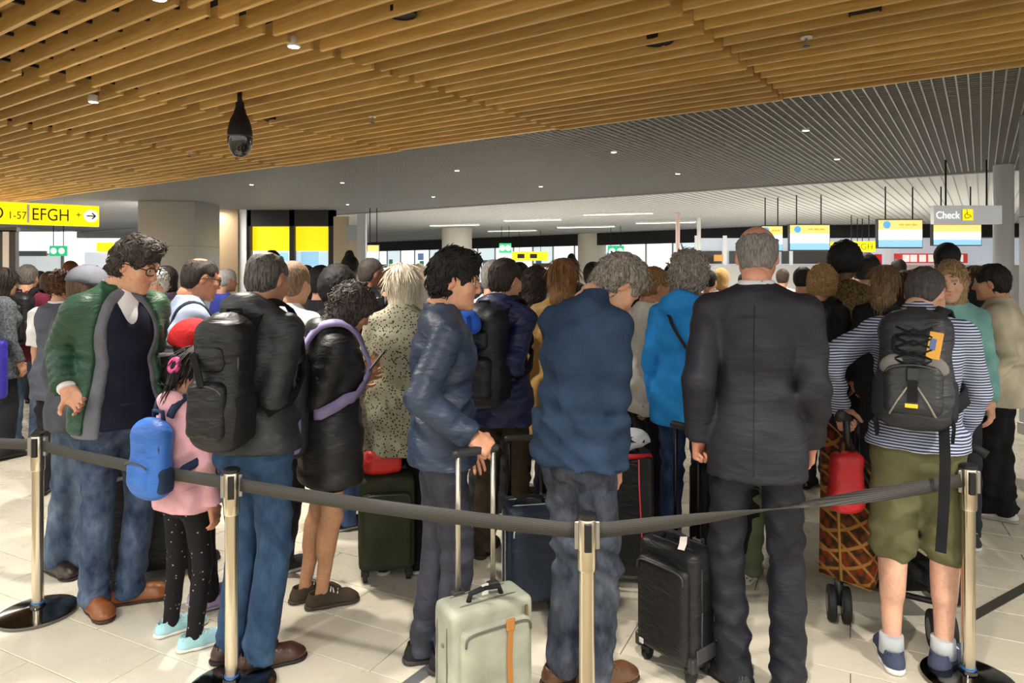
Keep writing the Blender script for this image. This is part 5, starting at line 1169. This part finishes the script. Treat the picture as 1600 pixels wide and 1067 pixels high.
hood = person(782, 868, 1.72, 25, 'man in dark blue hooded jacket and brown trousers', [T((34, 44, 92), 'nylon', t=.040, hem=.16, collar='hood', fold=.01, name='hooded_jacket')], ('trousers', fabric((72, 58, 42)), .02), ((48, 40, 34), (40, 34, 30), 'sneaker'), ('short', (34, 28, 26), (66, 56, 50)), SK, 0, dict(hy_=.35, R=dict(px=(806, 590, .02))))
backpack(hood, 'dark navy backpack on the blue hooded jacket', (24, 26, 40), .15, .10, .26, -.10, 'nylon', x=-.02)
npil = MB(); cb = hood.P2+hood.R2 @ A3(-.07, -.37, .04); npil = sdf([cone(cb+hood.R2 @ A3(.10*math.cos(a), -.02, .105*math.sin(a)), cb+hood.R2 @ A3(.10*math.cos(a+.35), -.02, .105*math.sin(a+.35)), .048, .048, .03) for a in np.arange(.5, 5.1, .35)], .010)
o = mk('pillow_ring', smooth_v(*npil, 2), npil[1], fabric((48, 104, 216), 'fleece')); e = at_person(hood, 'neck_pillow', 'bright blue neck pillow strapped to the navy backpack', 'pillow'); o.parent = e
MB().ribbon([cb+hood.R2 @ A3(.06, .03, .10), cb+hood.R2 @ A3(.09, -.075, .10), cb+hood.R2 @ A3(.10, -.07, .02)], [hood.R2 @ A3(0, -1, 0)]*3, .02, .004).build('fastening_strap', fabric((30, 60, 140)), e)
tan = person(884, 842, 1.72, 5, 'woman with long brown hair in tan coat behind the navy fleece', [T((158, 122, 62), 'suit', t=.040, hem=.32, flare=1.1, collar='stand', fold=.008, name='coat')], ('trousers', fabric((30, 30, 34)), .008), ((40, 34, 30), (40, 34, 30), 'dress'), ('long', (96, 66, 40), (150, 108, 66)), SK, 0, dict(fem=1, hx=-.02))
curl = person(966, 762, 1.62, 40, 'person with ash blond curls just right of the bowed grey head', [T((40, 46, 42), t=.03, hem=.12)], ('trousers', fabric((30, 30, 33)), .012), ((150, 150, 156), (215, 215, 215), 'sneaker'), ('curly', (120, 100, 76), (176, 156, 126)), SK, 1, dict(fem=1, hp=.5))
white = person(1012, 820, 1.67, 62, 'short-haired person in white cotton jacket and dark trousers', [T((212, 210, 204), 'cloth', t=.034, hem=.17, collar='shirt', fold=.010, fz=50, name='cotton_jacket')], ('trousers', fabric((24, 24, 27)), .016), ((104, 66, 40), (60, 44, 34), 'dress'), ('short', (112, 80, 50), (160, 122, 82)), (188, 136, 104), 0, dict(hp=.12, R=dict(px=(1006, 664, -.12))), glasses='thin', eyes=(60, 45, 35))
blue = person(1072, 880, 1.74, 22, 'person with curly grey hair in bright blue fleece', [T((44, 150, 235), 'fleece', t=.036, hem=.15, collar='hood', fold=.008, fz=46, name='fleece_top')], ('jeans', JN((34, 52, 92)), .006), ((70, 60, 56), (50, 46, 44), 'sneaker'), ('curly', (108, 100, 90), (186, 178, 166)), SK, 0, dict(fem=1, sw=1.05, g=1.05))
sash(blue, 'bag_strap', (70, 56, 46), .016, 1)
olive = person(1198, 912, 1.56, 20, 'person in olive trousers half hidden behind the suited man', [T((70, 84, 70), t=.026)], ('trousers', fabric((104, 112, 84)), .022), (fabric((190, 180, 170), 'leopard', (50, 44, 42)), (210, 205, 200), 'sneaker'), ('short', (70, 60, 50)), SK, 1)
facew = person(1486, 842, 1.70, 178, 'woman with wavy fair hair in pale teal top facing the camera', [T((132, 186, 182), 'fleece', t=.030, hem=.14, collar='stand', name='teal_top')], ('trousers', fabric((50, 56, 66)), .01), ((60, 60, 66), (200, 200, 200), 'sneaker'), ('swept', (124, 98, 70), (184, 156, 118)), PALE_S, 0, dict(fem=1, hp=.12, hy_=.12), eyes=(70, 90, 100))
beige = person(1563, 808, 1.69, -82, 'dark-haired person with glasses in beige jacket at right', [T((206, 196, 172), 'cloth', t=.040, hem=.15, collar='shirt', fold=.008, fz=44, name='beige_jacket')], ('trousers', fabric((20, 20, 22)), .022), ((190, 186, 180), (150, 146, 140), 'sneaker'), ('bob' if False else 'short', (24, 21, 21), (48, 42, 40)), (206, 156, 122), 0, dict(g=1.16, hp=.12, pf=[(1536, 806, -80), (1560, 812, -80)], R=dict(px=(1530, 600, .1)), L=dict(px=(1535, 605, -.12))), glasses='thin', eyes=(35, 25, 20))
polo = person(292, 880, 1.74, 76, 'dark-haired man with glasses in light blue polo with shoulder bag', [T((156, 170, 196), 'cloth', t=.022, hem=.15, sleeve=.75, collar='shirt', name='polo_shirt')], ('trousers', fabric((50, 52, 60)), .02), ((36, 34, 34), (30, 30, 30), 'dress'), ('thin', (32, 27, 25), (60, 52, 48)), (192, 138, 108), 0, dict(hp=.25, hunch=.14, g=1.08, pf=[(262, 878, 70), (296, 884, 76)], R=dict(px=(285, 610, -.06))), glasses='thick', eyes=(40, 30, 24))
shoulder_bag(polo, 'bulky black shoulder bag on the man in the light blue polo', (30, 30, 32), 1, (.17, .10, .15), -.20, -.17, strap=(28, 36, 58))
capm = person(120, 893, 1.67, 62, 'person in grey cap and faded jeans behind the green jacket', [T((86, 88, 96), t=.026, hem=.12)], ('jeans', JN((58, 78, 106), (140, 156, 176)), .018), ((56, 42, 34), (40, 32, 28), 'dress'), ('short', (70, 52, 40)), SK, 1, dict(pf=[(96, 892, 150), (140, 888, 60)], lean=.05), cap=(104, 106, 116))
vest = person(92, 768, 1.64, 18, 'woman with pinned-up brown hair in grey waistcoat and white shirt', [T((226, 226, 226), t=.014, sleeve=.85, hem=.12, collar='shirt', name='shirt'), T((86, 88, 102), 'suit', t=.028, sleeve=0, hem=.20, collar='none', name='waistcoat')], ('trousers', fabric((34, 34, 38)), .018), ((28, 27, 28), (24, 24, 24), 'dress'), ('updo', (58, 36, 26), (104, 70, 48)), SK, 0, dict(fem=1, L=dict(px=(55, 610, .0))))
burg = person(40, 694, 1.70, 22, 'grey-haired man in burgundy jumper and jeans at far left', [T((122, 42, 66), 'cloth', t=.026, hem=.12, name='jumper')], ('jeans', JN((66, 86, 112), (130, 148, 170)), .016), ((60, 58, 60), (220, 220, 220), 'sneaker'), ('short', (78, 72, 68), (130, 122, 116)), SK, 1)
backpack(burg, 'black backpack on the man in burgundy jumper', (30, 30, 33), .14, .09, .22, -.06)
edge = person(-2, 716, 1.66, 60, 'person cut by the left edge with a blue bag', [T((120, 124, 130), 'tweed', c2=(50, 54, 62), t=.032, hem=.2)], ('trousers', fabric((40, 40, 46)), .016), hair=('bob', (40, 32, 28)), lod=1, pose=dict(fem=1))
bag = empty('carrier_bag', (edge.X+.10, edge.Y-.22, .56)); tag(bag, 'royal blue carrier bag hanging at the left edge', 'bag')
sdf_ob('bag_body', [rbox((0, 0, .26), (.13, .05, .25), .04)], .014, fabric((58, 50, 190), 'nylon'), bag, folds(.006, 3, 40)); MB().tube([(-.06, 0, .5), (-.05, 0, .62), (.05, 0, .62), (.06, 0, .5)], .008, 6).build('bag_handle', fabric((58, 50, 190)), bag, True)
under = person(450, 895, 1.70, 40, 'person with undercut hair in white shirt behind the balding man', [T((238, 240, 242), t=.022, hem=.14, collar='shirt', sleeve=.85, name='shirt')], ('trousers', fabric((44, 46, 52)), .014), ((60, 60, 64), (215, 215, 212), 'sneaker'), ('short', (98, 76, 58), (150, 124, 100)), SK, 1, dict(pf=[(405, 880, 60), (442, 893, 70)]))
blk = person(522, 828, 1.64, 30, 'person with round black hair behind the woman with phone', [T((30, 30, 34), t=.026, hem=.12)], ('jeans', JN((60, 84, 128)), .014), ((52, 52, 58), (205, 205, 205), 'sneaker'), ('afro', (14, 13, 14), (26, 24, 24)), SK2, 1, dict(pf=[(505, 826, 60), (545, 824, 70)]))
# ------------------------------------------------------------------ people farther back
def far_person(px, ppm, H, face, hair, top, label, bottom=(40, 42, 50), skin=SK, lod=2, kind='cloth', sleeve=2.0, **pz):
    k = {q: pz.pop(q) for q in ('glasses', 'cap', 'eyes') if q in pz}
    return person(px, HZ+CH*ppm, H, face, label, [T(top, kind, t=.028, hem=.14, sleeve=sleeve, collar=pz.pop('collar', 'round'))], ('trousers', fabric(bottom), .014), hair=hair, skin=skin, lod=lod, pose=pz, group=None, **k)
DK = (26, 22, 21); BR = (70, 48, 34)
far_person(75, 144, 1.62, 25, ('bob', BR), (34, 32, 36), 'dark-haired woman in black right of the burgundy jumper', fem=1)
far_person(60, 124, 1.62, 20, ('bob', (58, 42, 30)), (80, 70, 70), 'brown-haired woman farther back behind the burgundy jumper', fem=1)
far_person(107, 128, 1.76, 30, ('short', (92, 52, 30)), (70, 60, 56), 'auburn-haired person behind the grey cap')
far_person(154, 136, 1.64, 140, ('short', (40, 34, 30)), (200, 190, 180), 'person with dark glasses facing the camera behind the green collar', glasses='thick')
far_person(172, 148, 1.72, 10, ('short', DK), (60, 60, 66), 'black-haired person just behind the green shoulder')
far_person(243, 172, 1.64, 178, ('curly', (196, 194, 192), (226, 224, 222)), (214, 196, 186), 'white-haired smiling woman in floral blouse behind the green jacket', lod=1, kind='cloth', fem=1, skin=(228, 180, 156), eyes=(70, 80, 90))
far_person(266, 160, 1.68, -70, ('bob', DK), (66, 56, 84), 'dark-haired woman in plum top before the grey column', fem=1)
far_person(348, 150, 1.66, 70, ('short', (150, 150, 150), (200, 200, 200)), (60, 72, 168), 'grey-haired man in royal blue shirt by the brass panel')
far_person(424, 150, 1.86, 10, ('short', (16, 15, 16)), (60, 62, 70), 'tall black-haired person behind the balding crown')
far_person(474, 142, 1.70, 50, ('short', (66, 48, 36)), (76, 66, 60), 'brown-haired person in front of the yellow panels')
far_person(462, 118, 1.66, 160, ('bob', (80, 60, 44)), (120, 110, 110), 'small distant woman below the yellow panel', fem=1)
far_person(497, 178, 1.64, 35, ('afro', (18, 16, 17)), (40, 40, 44), 'person with bushy black hair left of the wavy-haired woman')
far_person(524, 126, 1.66, 20, ('short', DK), (50, 50, 56), 'short dark-haired person before the beige panels')
far_person(545, 160, 1.80, 15, ('topbun', (14, 13, 14)), (48, 48, 54), 'person with tall black hair beside the leather jacket', skin=SK3)
far_person(606, 190, 1.66, 75, ('short', DK), (44, 48, 60), 'dark-haired man in black facing right by the patterned coat', lod=1, kind='leather', collar='stand')
far_person(655, 120, 1.72, 0, ('bob', (200, 186, 160)), (180, 176, 170), 'pale-haired person far behind the black hair', fem=1)
far_person(768, 232, 1.72, 20, ('short', (104, 100, 98), (160, 156, 152)), (226, 222, 220), 'grey-haired man in white shirt behind the blue hood', lod=1, collar='shirt')
far_person(808, 176, 1.72, 30, ('short', DK), (44, 46, 56), 'dark-haired person right of the blue hooded man')
far_person(832, 214, 1.66, 40, ('wavy', (34, 28, 26), (70, 62, 58)), (38, 38, 40), 'dark wavy-haired woman in black left of the tan coat', lod=1, fem=1)
far_person(893, 150, 1.78, 0, ('topbun', (16, 15, 15)), (52, 50, 52), 'black topknot rising above the long brown hair', fem=1)
far_person(925, 180, 1.72, 10, ('short', DK), (40, 42, 48), 'dark head behind the bowed grey-haired man')
far_person(984, 120, 1.70, -60, ('buzz', (60, 46, 38)), (60, 58, 62), 'bald man facing left in the far crowd', skin=(150, 108, 84))
far_person(1001, 142, 1.76, 170, ('buzz', (70, 54, 46)), (46, 46, 52), 'bald man facing the camera in the far crowd', skin=(168, 120, 96))
far_person(990, 152, 1.60, 20, ('short', DK), (36, 38, 42), 'short dark-haired person in front of the two bald men')
far_person(1030, 104, 1.64, 10, ('short', DK), (46, 48, 56), 'small dark head left of the curly grey hair')
far_person(1048, 150, 1.72, 30, ('short', DK), (48, 50, 58), 'dark head touching the curly grey hair')
far_person(1106, 140, 1.64, 20, ('short', DK), (70, 70, 76), 'dark-haired person left of the suited shoulder')
far_person(1128, 132, 1.66, -20, ('bob', (186, 150, 96)), (150, 140, 140), 'blond woman beside the suited shoulder', fem=1)
far_person(1222, 120, 1.66, 10, ('short', (60, 50, 42)), (200, 198, 196), 'distant person in pale top right of the bald head')
far_person(1252, 165, 1.68, 20, ('short', DK), (54, 54, 60), 'dark-haired person behind the blond curls')
bb = far_person(1282, 205, 1.66, 20, ('curly', (150, 116, 72), (206, 174, 122)), (48, 48, 54), 'person with blond curls and black backpack right of the suit', lod=1)
backpack(bb, 'black backpack right of the suited shoulder', (38, 39, 43), .15, .10, .24, -.07, v=.014)
tl = far_person(1316, 198, 1.84, 25, ('afro', (16, 15, 16)), (150, 126, 84), 'tall person with black hair in tan patterned waistcoat', lod=1, kind='tweed', skin=SK3)
far_person(1352, 165, 1.76, 15, ('afro', (30, 28, 28)), (226, 226, 226), 'person with frizzy black hair in white shirt')
far_person(1340, 130, 1.80, 20, ('short', (90, 84, 80)), (110, 106, 106), 'grey-haired person behind the frizzy hair')
far_person(1381, 222, 1.68, 15, ('long', (92, 72, 50), (160, 134, 98)), (32, 32, 35), 'woman with long light-brown hair in black', lod=1, fem=1)
far_person(1412, 188, 1.64, 20, ('long', (44, 30, 24), (92, 62, 42)), (30, 30, 33), 'woman with long dark-brown hair in black', lod=1, fem=1)
far_person(1404, 130, 1.78, 0, ('short', DK), (60, 62, 70), 'dark square head far behind the long-haired women', skin=SK3)
far_person(1428, 116, 1.66, 0, ('short', BR), (90, 86, 90), 'small distant head left of the teal woman')
far_person(1478, 210, 1.86, 10, ('short', (14, 14, 15)), (56, 58, 66), 'tall black-haired person right behind the teal woman')
far_person(1520, 186, 1.68, 30, ('long', (56, 38, 28), (104, 74, 52)), (150, 146, 140), 'woman with long brown hair in checked shirt', lod=1, kind='tweed', fem=1, sleeve=.9)
for k, (px, ppm, H, hc) in enumerate(((735, 100, 1.7, DK), (1066, 92, 1.66, BR), (1160, 108, 1.6, DK), (200, 128, 1.6, BR), (232, 120, 1.66, DK), (640, 104, 1.7, BR), (1290, 112, 1.7, (120, 90, 60)), (1445, 108, 1.66, DK))):
    far_person(px, ppm, H, 20+k*31, ('short', hc), ((70, 76, 92), (120, 60, 60), (60, 60, 64), (160, 158, 150), (84, 96, 84), (96, 90, 100), (180, 176, 170), (70, 70, 90))[k], ['distant person between the young man and the blue hood', 'distant person under the slim pink pole', 'distant person hidden by the suited back', 'distant person behind the green jacket man\'s head', 'distant person left of the grey column', 'distant person left of the cream column', 'distant person under the screen with blue icon', 'distant person below the red fascia board'][k])

# centre back seam and shoulder seams of the suit
g_ = (40, 41, 50)
seam(suit, [chest(suit, 0, -.2, .16), chest(suit, 0, -.25, 0), chest(suit, 0, -.25, -.2), chest(suit, 0, -.25, -.42), suit.P0+suit.R0 @ A3(0, -.25, -.13)], g_, .003, 'back_seam', t=.001, off=.0005)
# ================================================================== luggage on the floor
SAGE = (168, 170, 154)
def sage_x(e, w, d, h):
    MB().ribbon([(.045, -d/2-.034, h*.86), (.04, -d/2-.034, h*.6), (.045, -d/2-.034, h*.3), (.05, -d/2-.03, h*.1)], [(0, -1, 0)]*4, .022, .003).build('tan_strap', plain((178, 118, 58), .6), e); MB().box((.044, -d/2-.036, h*.86), (.018, .003, .022), .004).build('tan_tab', plain((190, 128, 64), .6), e)
    for z in (.3, .7): MB().lathe([(.008, 0), (.008, .004)], 10, (0, 0, 0)).build('rivet', plain((120, 120, 112), .4), e, loc=(-w/2-.002, 0, h*z)).rotation_euler = (0, -math.pi/2, 0)
    MB().box((.0, -d*.05, h+.03), (.014, .004, .02), .002).build('paper_tag', WHITEP, e); MB().box((w*.38, -d/2-.012, h*.9), (.005, .004, .022), .001).build('zip_pull', plain((150, 130, 90), .4, 1), e)
trolley('sage green fabric suitcase with tan strap in the foreground', (-.105, 2.555), math.radians(31), .335, .17, .455, SAGE, trim=(96, 98, 88), handle=.53, extra=sage_x, rnd=.02, hmat=plain((196, 190, 174), .3, .9), hx=.075, v=.0105)
def blk_x(e, w, d, h):
    MB().box((-w*.32, -d/2-.032, h*.2), (.012, .003, .012), .003).build('white_logo', plain((220, 220, 222), .4), e); MB().ribbon([(.05, -.02, h+.035), (.07, -.05, h+.02), (.075, -.07, h+.002)], [(0, -.3, 1)]*3, .03, .002).build('airline_tag', plain((225, 215, 205), .5), e)
    for sg in (-1, 1): MB().box((sg*(w/2-.012), -d/2+.01, .09), (.016, .02, .03), .006).build('corner_guard', plain((50, 50, 52), .4), e)
    MB().box((w/2+.002, 0, .12), (.004, d*.4, .03), .002).build('skid_plate', plain((70, 70, 72), .4), e)
x, y = G(1058, 1040); trolley('black cabin suitcase with white logo beside the suited man', (x, y), math.radians(-52), .30, .17, .53, (26, 26, 28), kind='nylon', handle=.47, extra=blk_x, hmat=DARKM, hx=.06, v=.0105)
x, y = G(604, 898); trolley('olive green suitcase in front of the patterned coat', (x, y), math.radians(12), .30, .2, .56, (62, 66, 48), handle=.3, hmat=DARKM)
rb_ = empty('red_bag', (x-.02, y, .567), .3); tag(rb_, 'red bag lying on the olive suitcase', 'bag'); sdf_ob('bag_body', [rbox((0, 0, .065), (.10, .07, .065), .035), ball((-.03, 0, .05), (.10, .08, .05), .03)], .012, fabric((214, 44, 40), 'nylon'), rb_, folds(.006, 8, 60)); MB().tube([(-.05, 0, .12), (-.04, 0, .18), (.04, 0, .18), (.05, 0, .12)], .007, 6).build('bag_handle', fabric((200, 40, 36)), rb_, True)
x, y = G(660, 872); trolley('black suitcase behind the young man\'s legs', (x, y), math.radians(-15), .32, .22, .58, (24, 24, 26), handle=.25, hmat=DARKM)
x, y = G(828, 948); trolley('navy soft suitcase with white piping behind the grey tubes', (x, y), math.radians(10), .26, .2, .52, (40, 56, 78), trim=(200, 205, 210), kind='nylon', handle=.30, hmat=DARKM)
x, y = G(226, 900); trolley('tall black suitcase behind the green jacket man\'s legs', (x, y), math.radians(24), .36, .24, .68, (24, 24, 26), kind='nylon', handle=.2, hmat=DARKM)
x, y = G(1132, 896); trolley('black suitcase standing behind the suited man\'s left leg', (x, y), math.radians(8), .34, .22, .60, (24, 24, 26), handle=.32, hmat=DARKM)
def redtrim(e, w, d, h):
    for sg in (-1, 1): MB().ribbon([(sg*w*.30, -d/2-.004, h*.98), (sg*w*.30, -d/2-.05, h*.8), (sg*w*.34, -d/2-.055, h*.45), (sg*w*.40, -d/2-.03, h*.12)], [(0, -1, 0)]*4, .05, .012).build('padded_strap', fabric((44, 44, 48)), e); MB().ribbon([(sg*w*.30-.02, -d/2-.018, h*.98), (sg*w*.30-.02, -d/2-.064, h*.8), (sg*w*.34-.02, -d/2-.069, h*.45), (sg*w*.40-.02, -d/2-.044, h*.12)], [(0, -1, 0)]*4, .007, .003).build('red_piping', plain((205, 60, 64), .5), e)
    MB().tube([(-w*.45, -d*.3, h*.985), (0, -d*.62, h*1.0), (w*.45, -d*.3, h*.985)], .014, 8).build('red_edge', plain((215, 40, 38), .5), e, True)
x, y = G(976, 905); trolley('black wheeled rucksack with red piping beside the navy fleece', (x, y), math.radians(-8), .30, .22, .70, (30, 30, 33), kind='nylon', handle=0, extra=redtrim, name='wheeled_rucksack', pocket=False)
cl = empty('folded_jacket', (x+.0, y-.02, .712), .2); tag(cl, 'crumpled white and grey garment on the wheeled rucksack', 'clothing'); sdf_ob('garment', [ball((0, 0, .04), (.13, .09, .045), .03), ball((.05, -.02, .08), (.07, .05, .04), .03), ball((-.06, .02, .07), (.06, .06, .035), .03)], .010, fabric((210, 214, 222)), cl, folds(.010, 77, 70)); MB().ribbon([(-.10, -.07, .03), (-.02, -.085, .07), (.08, -.07, .06)], [(0, -1, .4)]*3, .03, .004).build('dark_stripe', fabric((50, 52, 60)), cl)
# ------------------------------------------------------------------ pushchair
pc = empty('pushchair', (0, 0, 0)); tag(pc, 'pushchair with red and gold printed cover and black wheels', 'pushchair')
w1 = A3(1.56, 3.26, 0); w2 = A3(1.90, 3.02, 0); v_ = A3(.30, .42, 0); w3 = w1+v_; w4 = w2+v_; FRM = plain((24, 24, 25), .45)
RW = Rz(math.radians(-20))
for k, w in enumerate((w1, w2, w3, w4)):
    for sg in (-1, 1):
        q = MB(); wheel(q, w+RW @ A3(sg*.032, 0, .082), .082, .038, RW); o = fix_smooth(q.build('wheel', plain((22, 22, 23), .65), pc)); q = MB(); A = np.array(MB().lathe([(.045, -.02), (.045, .02)], 16).v) @ Ry(math.pi/2).T @ RW.T; hb = MB(); hb.add(A+w+RW @ A3(sg*.032, 0, .082), MB().lathe([(.045, -.02), (.045, .02)], 16).f); hb.build('wheel_hub', plain((120, 122, 126), .4), o)
    MB().tube([w+A3(0, 0, .082), w+A3(0, 0, .20)], .02, 10).build('fork', FRM, pc, True); MB().tube([w+RW @ A3(-.05, 0, .082), w+RW @ A3(.05, 0, .082)], .012, 8).build('axle', STEEL, pc, True)
hL = A3(*AT(1322, 652, 2.98)); hR = A3(*AT(1492, 702, 2.95))
MB().tube([w1+A3(0, 0, .20), w1*.45+w2*.55+A3(0, .0, .52), hL+A3(.03, .05, -.12), hL], .015, 10).build('frame_tube', FRM, pc, True); MB().tube([w2+A3(0, 0, .20), w2+A3(.08, .14, .5), hR+A3(-.02, .12, -.12), hR], .015, 10).build('frame_tube', FRM, pc, True)
MB().tube([w1+A3(0, 0, .22), w4+A3(0, 0, .24)], .012, 8).build('cross_tube', FRM, pc, True); MB().tube([w2+A3(0, 0, .22), w3+A3(0, 0, .24)], .012, 8).build('cross_tube', FRM, pc, True); MB().tube([w2+A3(0, 0, .20), w2+A3(0, 0, .86)], .014, 8).build('upright_tube', FRM, pc, True); MB().tube([w3+A3(0, 0, .20), w3+A3(0, 0, .86)], .014, 8).build('upright_tube', FRM, pc, True); MB().tube([w1+A3(0, 0, .2), w2+A3(0, 0, .2)], .014, 8).build('lower_tube', FRM, pc, True)
for h_, d_ in ((hL, A3(-.05, -.06, .03)), (hR, A3(.05, -.06, .02))): MB().tube([h_-d_*.3, h_, h_+d_, h_+d_*1.5+A3(0, 0, -.03)], .019, 10).build('handle_grip', plain((18, 18, 18), .7), pc, True)
# printed fabric cover: a thick padded side piece
def quad_pad(name, P, th, mat, parent, n=10, bulge=.03):
    P = [np.array(p, float) for p in P]; nr = unit(np.cross(P[1]-P[0], P[3]-P[0])); V = []; F = []
    for sd in (1, -1):
        for i in range(n+1):
            for j in range(n+1):
                u, w = i/n, j/n; p = P[0]*(1-u)*(1-w)+P[1]*u*(1-w)+P[2]*u*w+P[3]*(1-u)*w; V.append(p+nr*sd*(th/2+bulge*math.sin(math.pi*u)**.6*math.sin(math.pi*w)**.6))
    K_ = (n+1)**2
    for i in range(n):
        for j in range(n): a = i*(n+1)+j; F += [(a, a+n+1, a+n+2, a+1), (K_+a+1, K_+a+n+2, K_+a+n+1, K_+a)]
    b = [i*(n+1) for i in range(n+1)]+[n*(n+1)+j for j in range(1, n+1)]+[i*(n+1)+n for i in range(n-1, -1, -1)]+[j for j in range(n-1, 0, -1)]
    for a, c in zip(b, b[1:]+b[:1]): F.append((a, c, K_+c, K_+a))
    m = MB(); m.add(V, F); return m.build(name, mat, parent, True)
PRT = fabric((150, 60, 30), 'print'); c1, c2, c3, c4 = [A3(*AT(*q)) for q in ((1286, 652, 3.42), (1282, 893, 3.36), (1362, 922, 3.08), (1366, 735, 3.10))]
quad_pad('printed_cover', [c1, c2, c3, c4], .02, PRT, pc); quad_pad('printed_back', [c4, c3, c3+v_*.9, c4+v_*.9+A3(0, 0, .05)], .02, PRT, pc)
MB().tube([c1, (c1+c2)/2, c2], .008, 6).build('gold_binding', plain((176, 130, 62), .6), pc, True); MB().tube([c2, c3], .008, 6).build('gold_binding', plain((176, 130, 62), .6), pc, True); m1 = (c1+c4)/2; m2 = (c2+c3)/2; nq = unit(np.cross(c2-c1, c4-c1)); nq = nq if nq[1] < 0 else -nq
MB().tube([m1+nq*.02, (m1+m2)/2+nq*.045, m2+nq*.02], .008, 6).build('gold_binding', plain((176, 130, 62), .6), pc, True)
sdf_ob('seat', [rbox((w2+w3)/2+A3(0, 0, .42), (.17, .16, .03), .025), rbox((w3+w4)/2+A3(0, -.05, .68), (.19, .04, .24), .03)], .014, fabric((34, 34, 37)), pc)
sdf_ob('basket', [rbox((w2+w3)/2+A3(0, 0, .22), (.17, .17, .05), .02)], .014, fabric((28, 28, 30)), pc)
rd = empty('hanging_bag', AT(1322, 790, 3.02)); tag(rd, 'red cloth bag hanging on the pushchair handle', 'bag')
sdf_ob('bag_body', [rbox((0, 0, .11), (.070, .045, .13), .035), ball((0, 0, .04), (.078, .055, .07), .03)], .010, fabric((200, 36, 44), 'nylon'), rd, folds(.007, 12, 60)); MB().tube([(-.03, 0, .22), (-.02, 0, .30), (.02, 0, .30), (.03, 0, .22)], .006, 6).build('bag_handle', fabric((60, 30, 30)), rd, True)
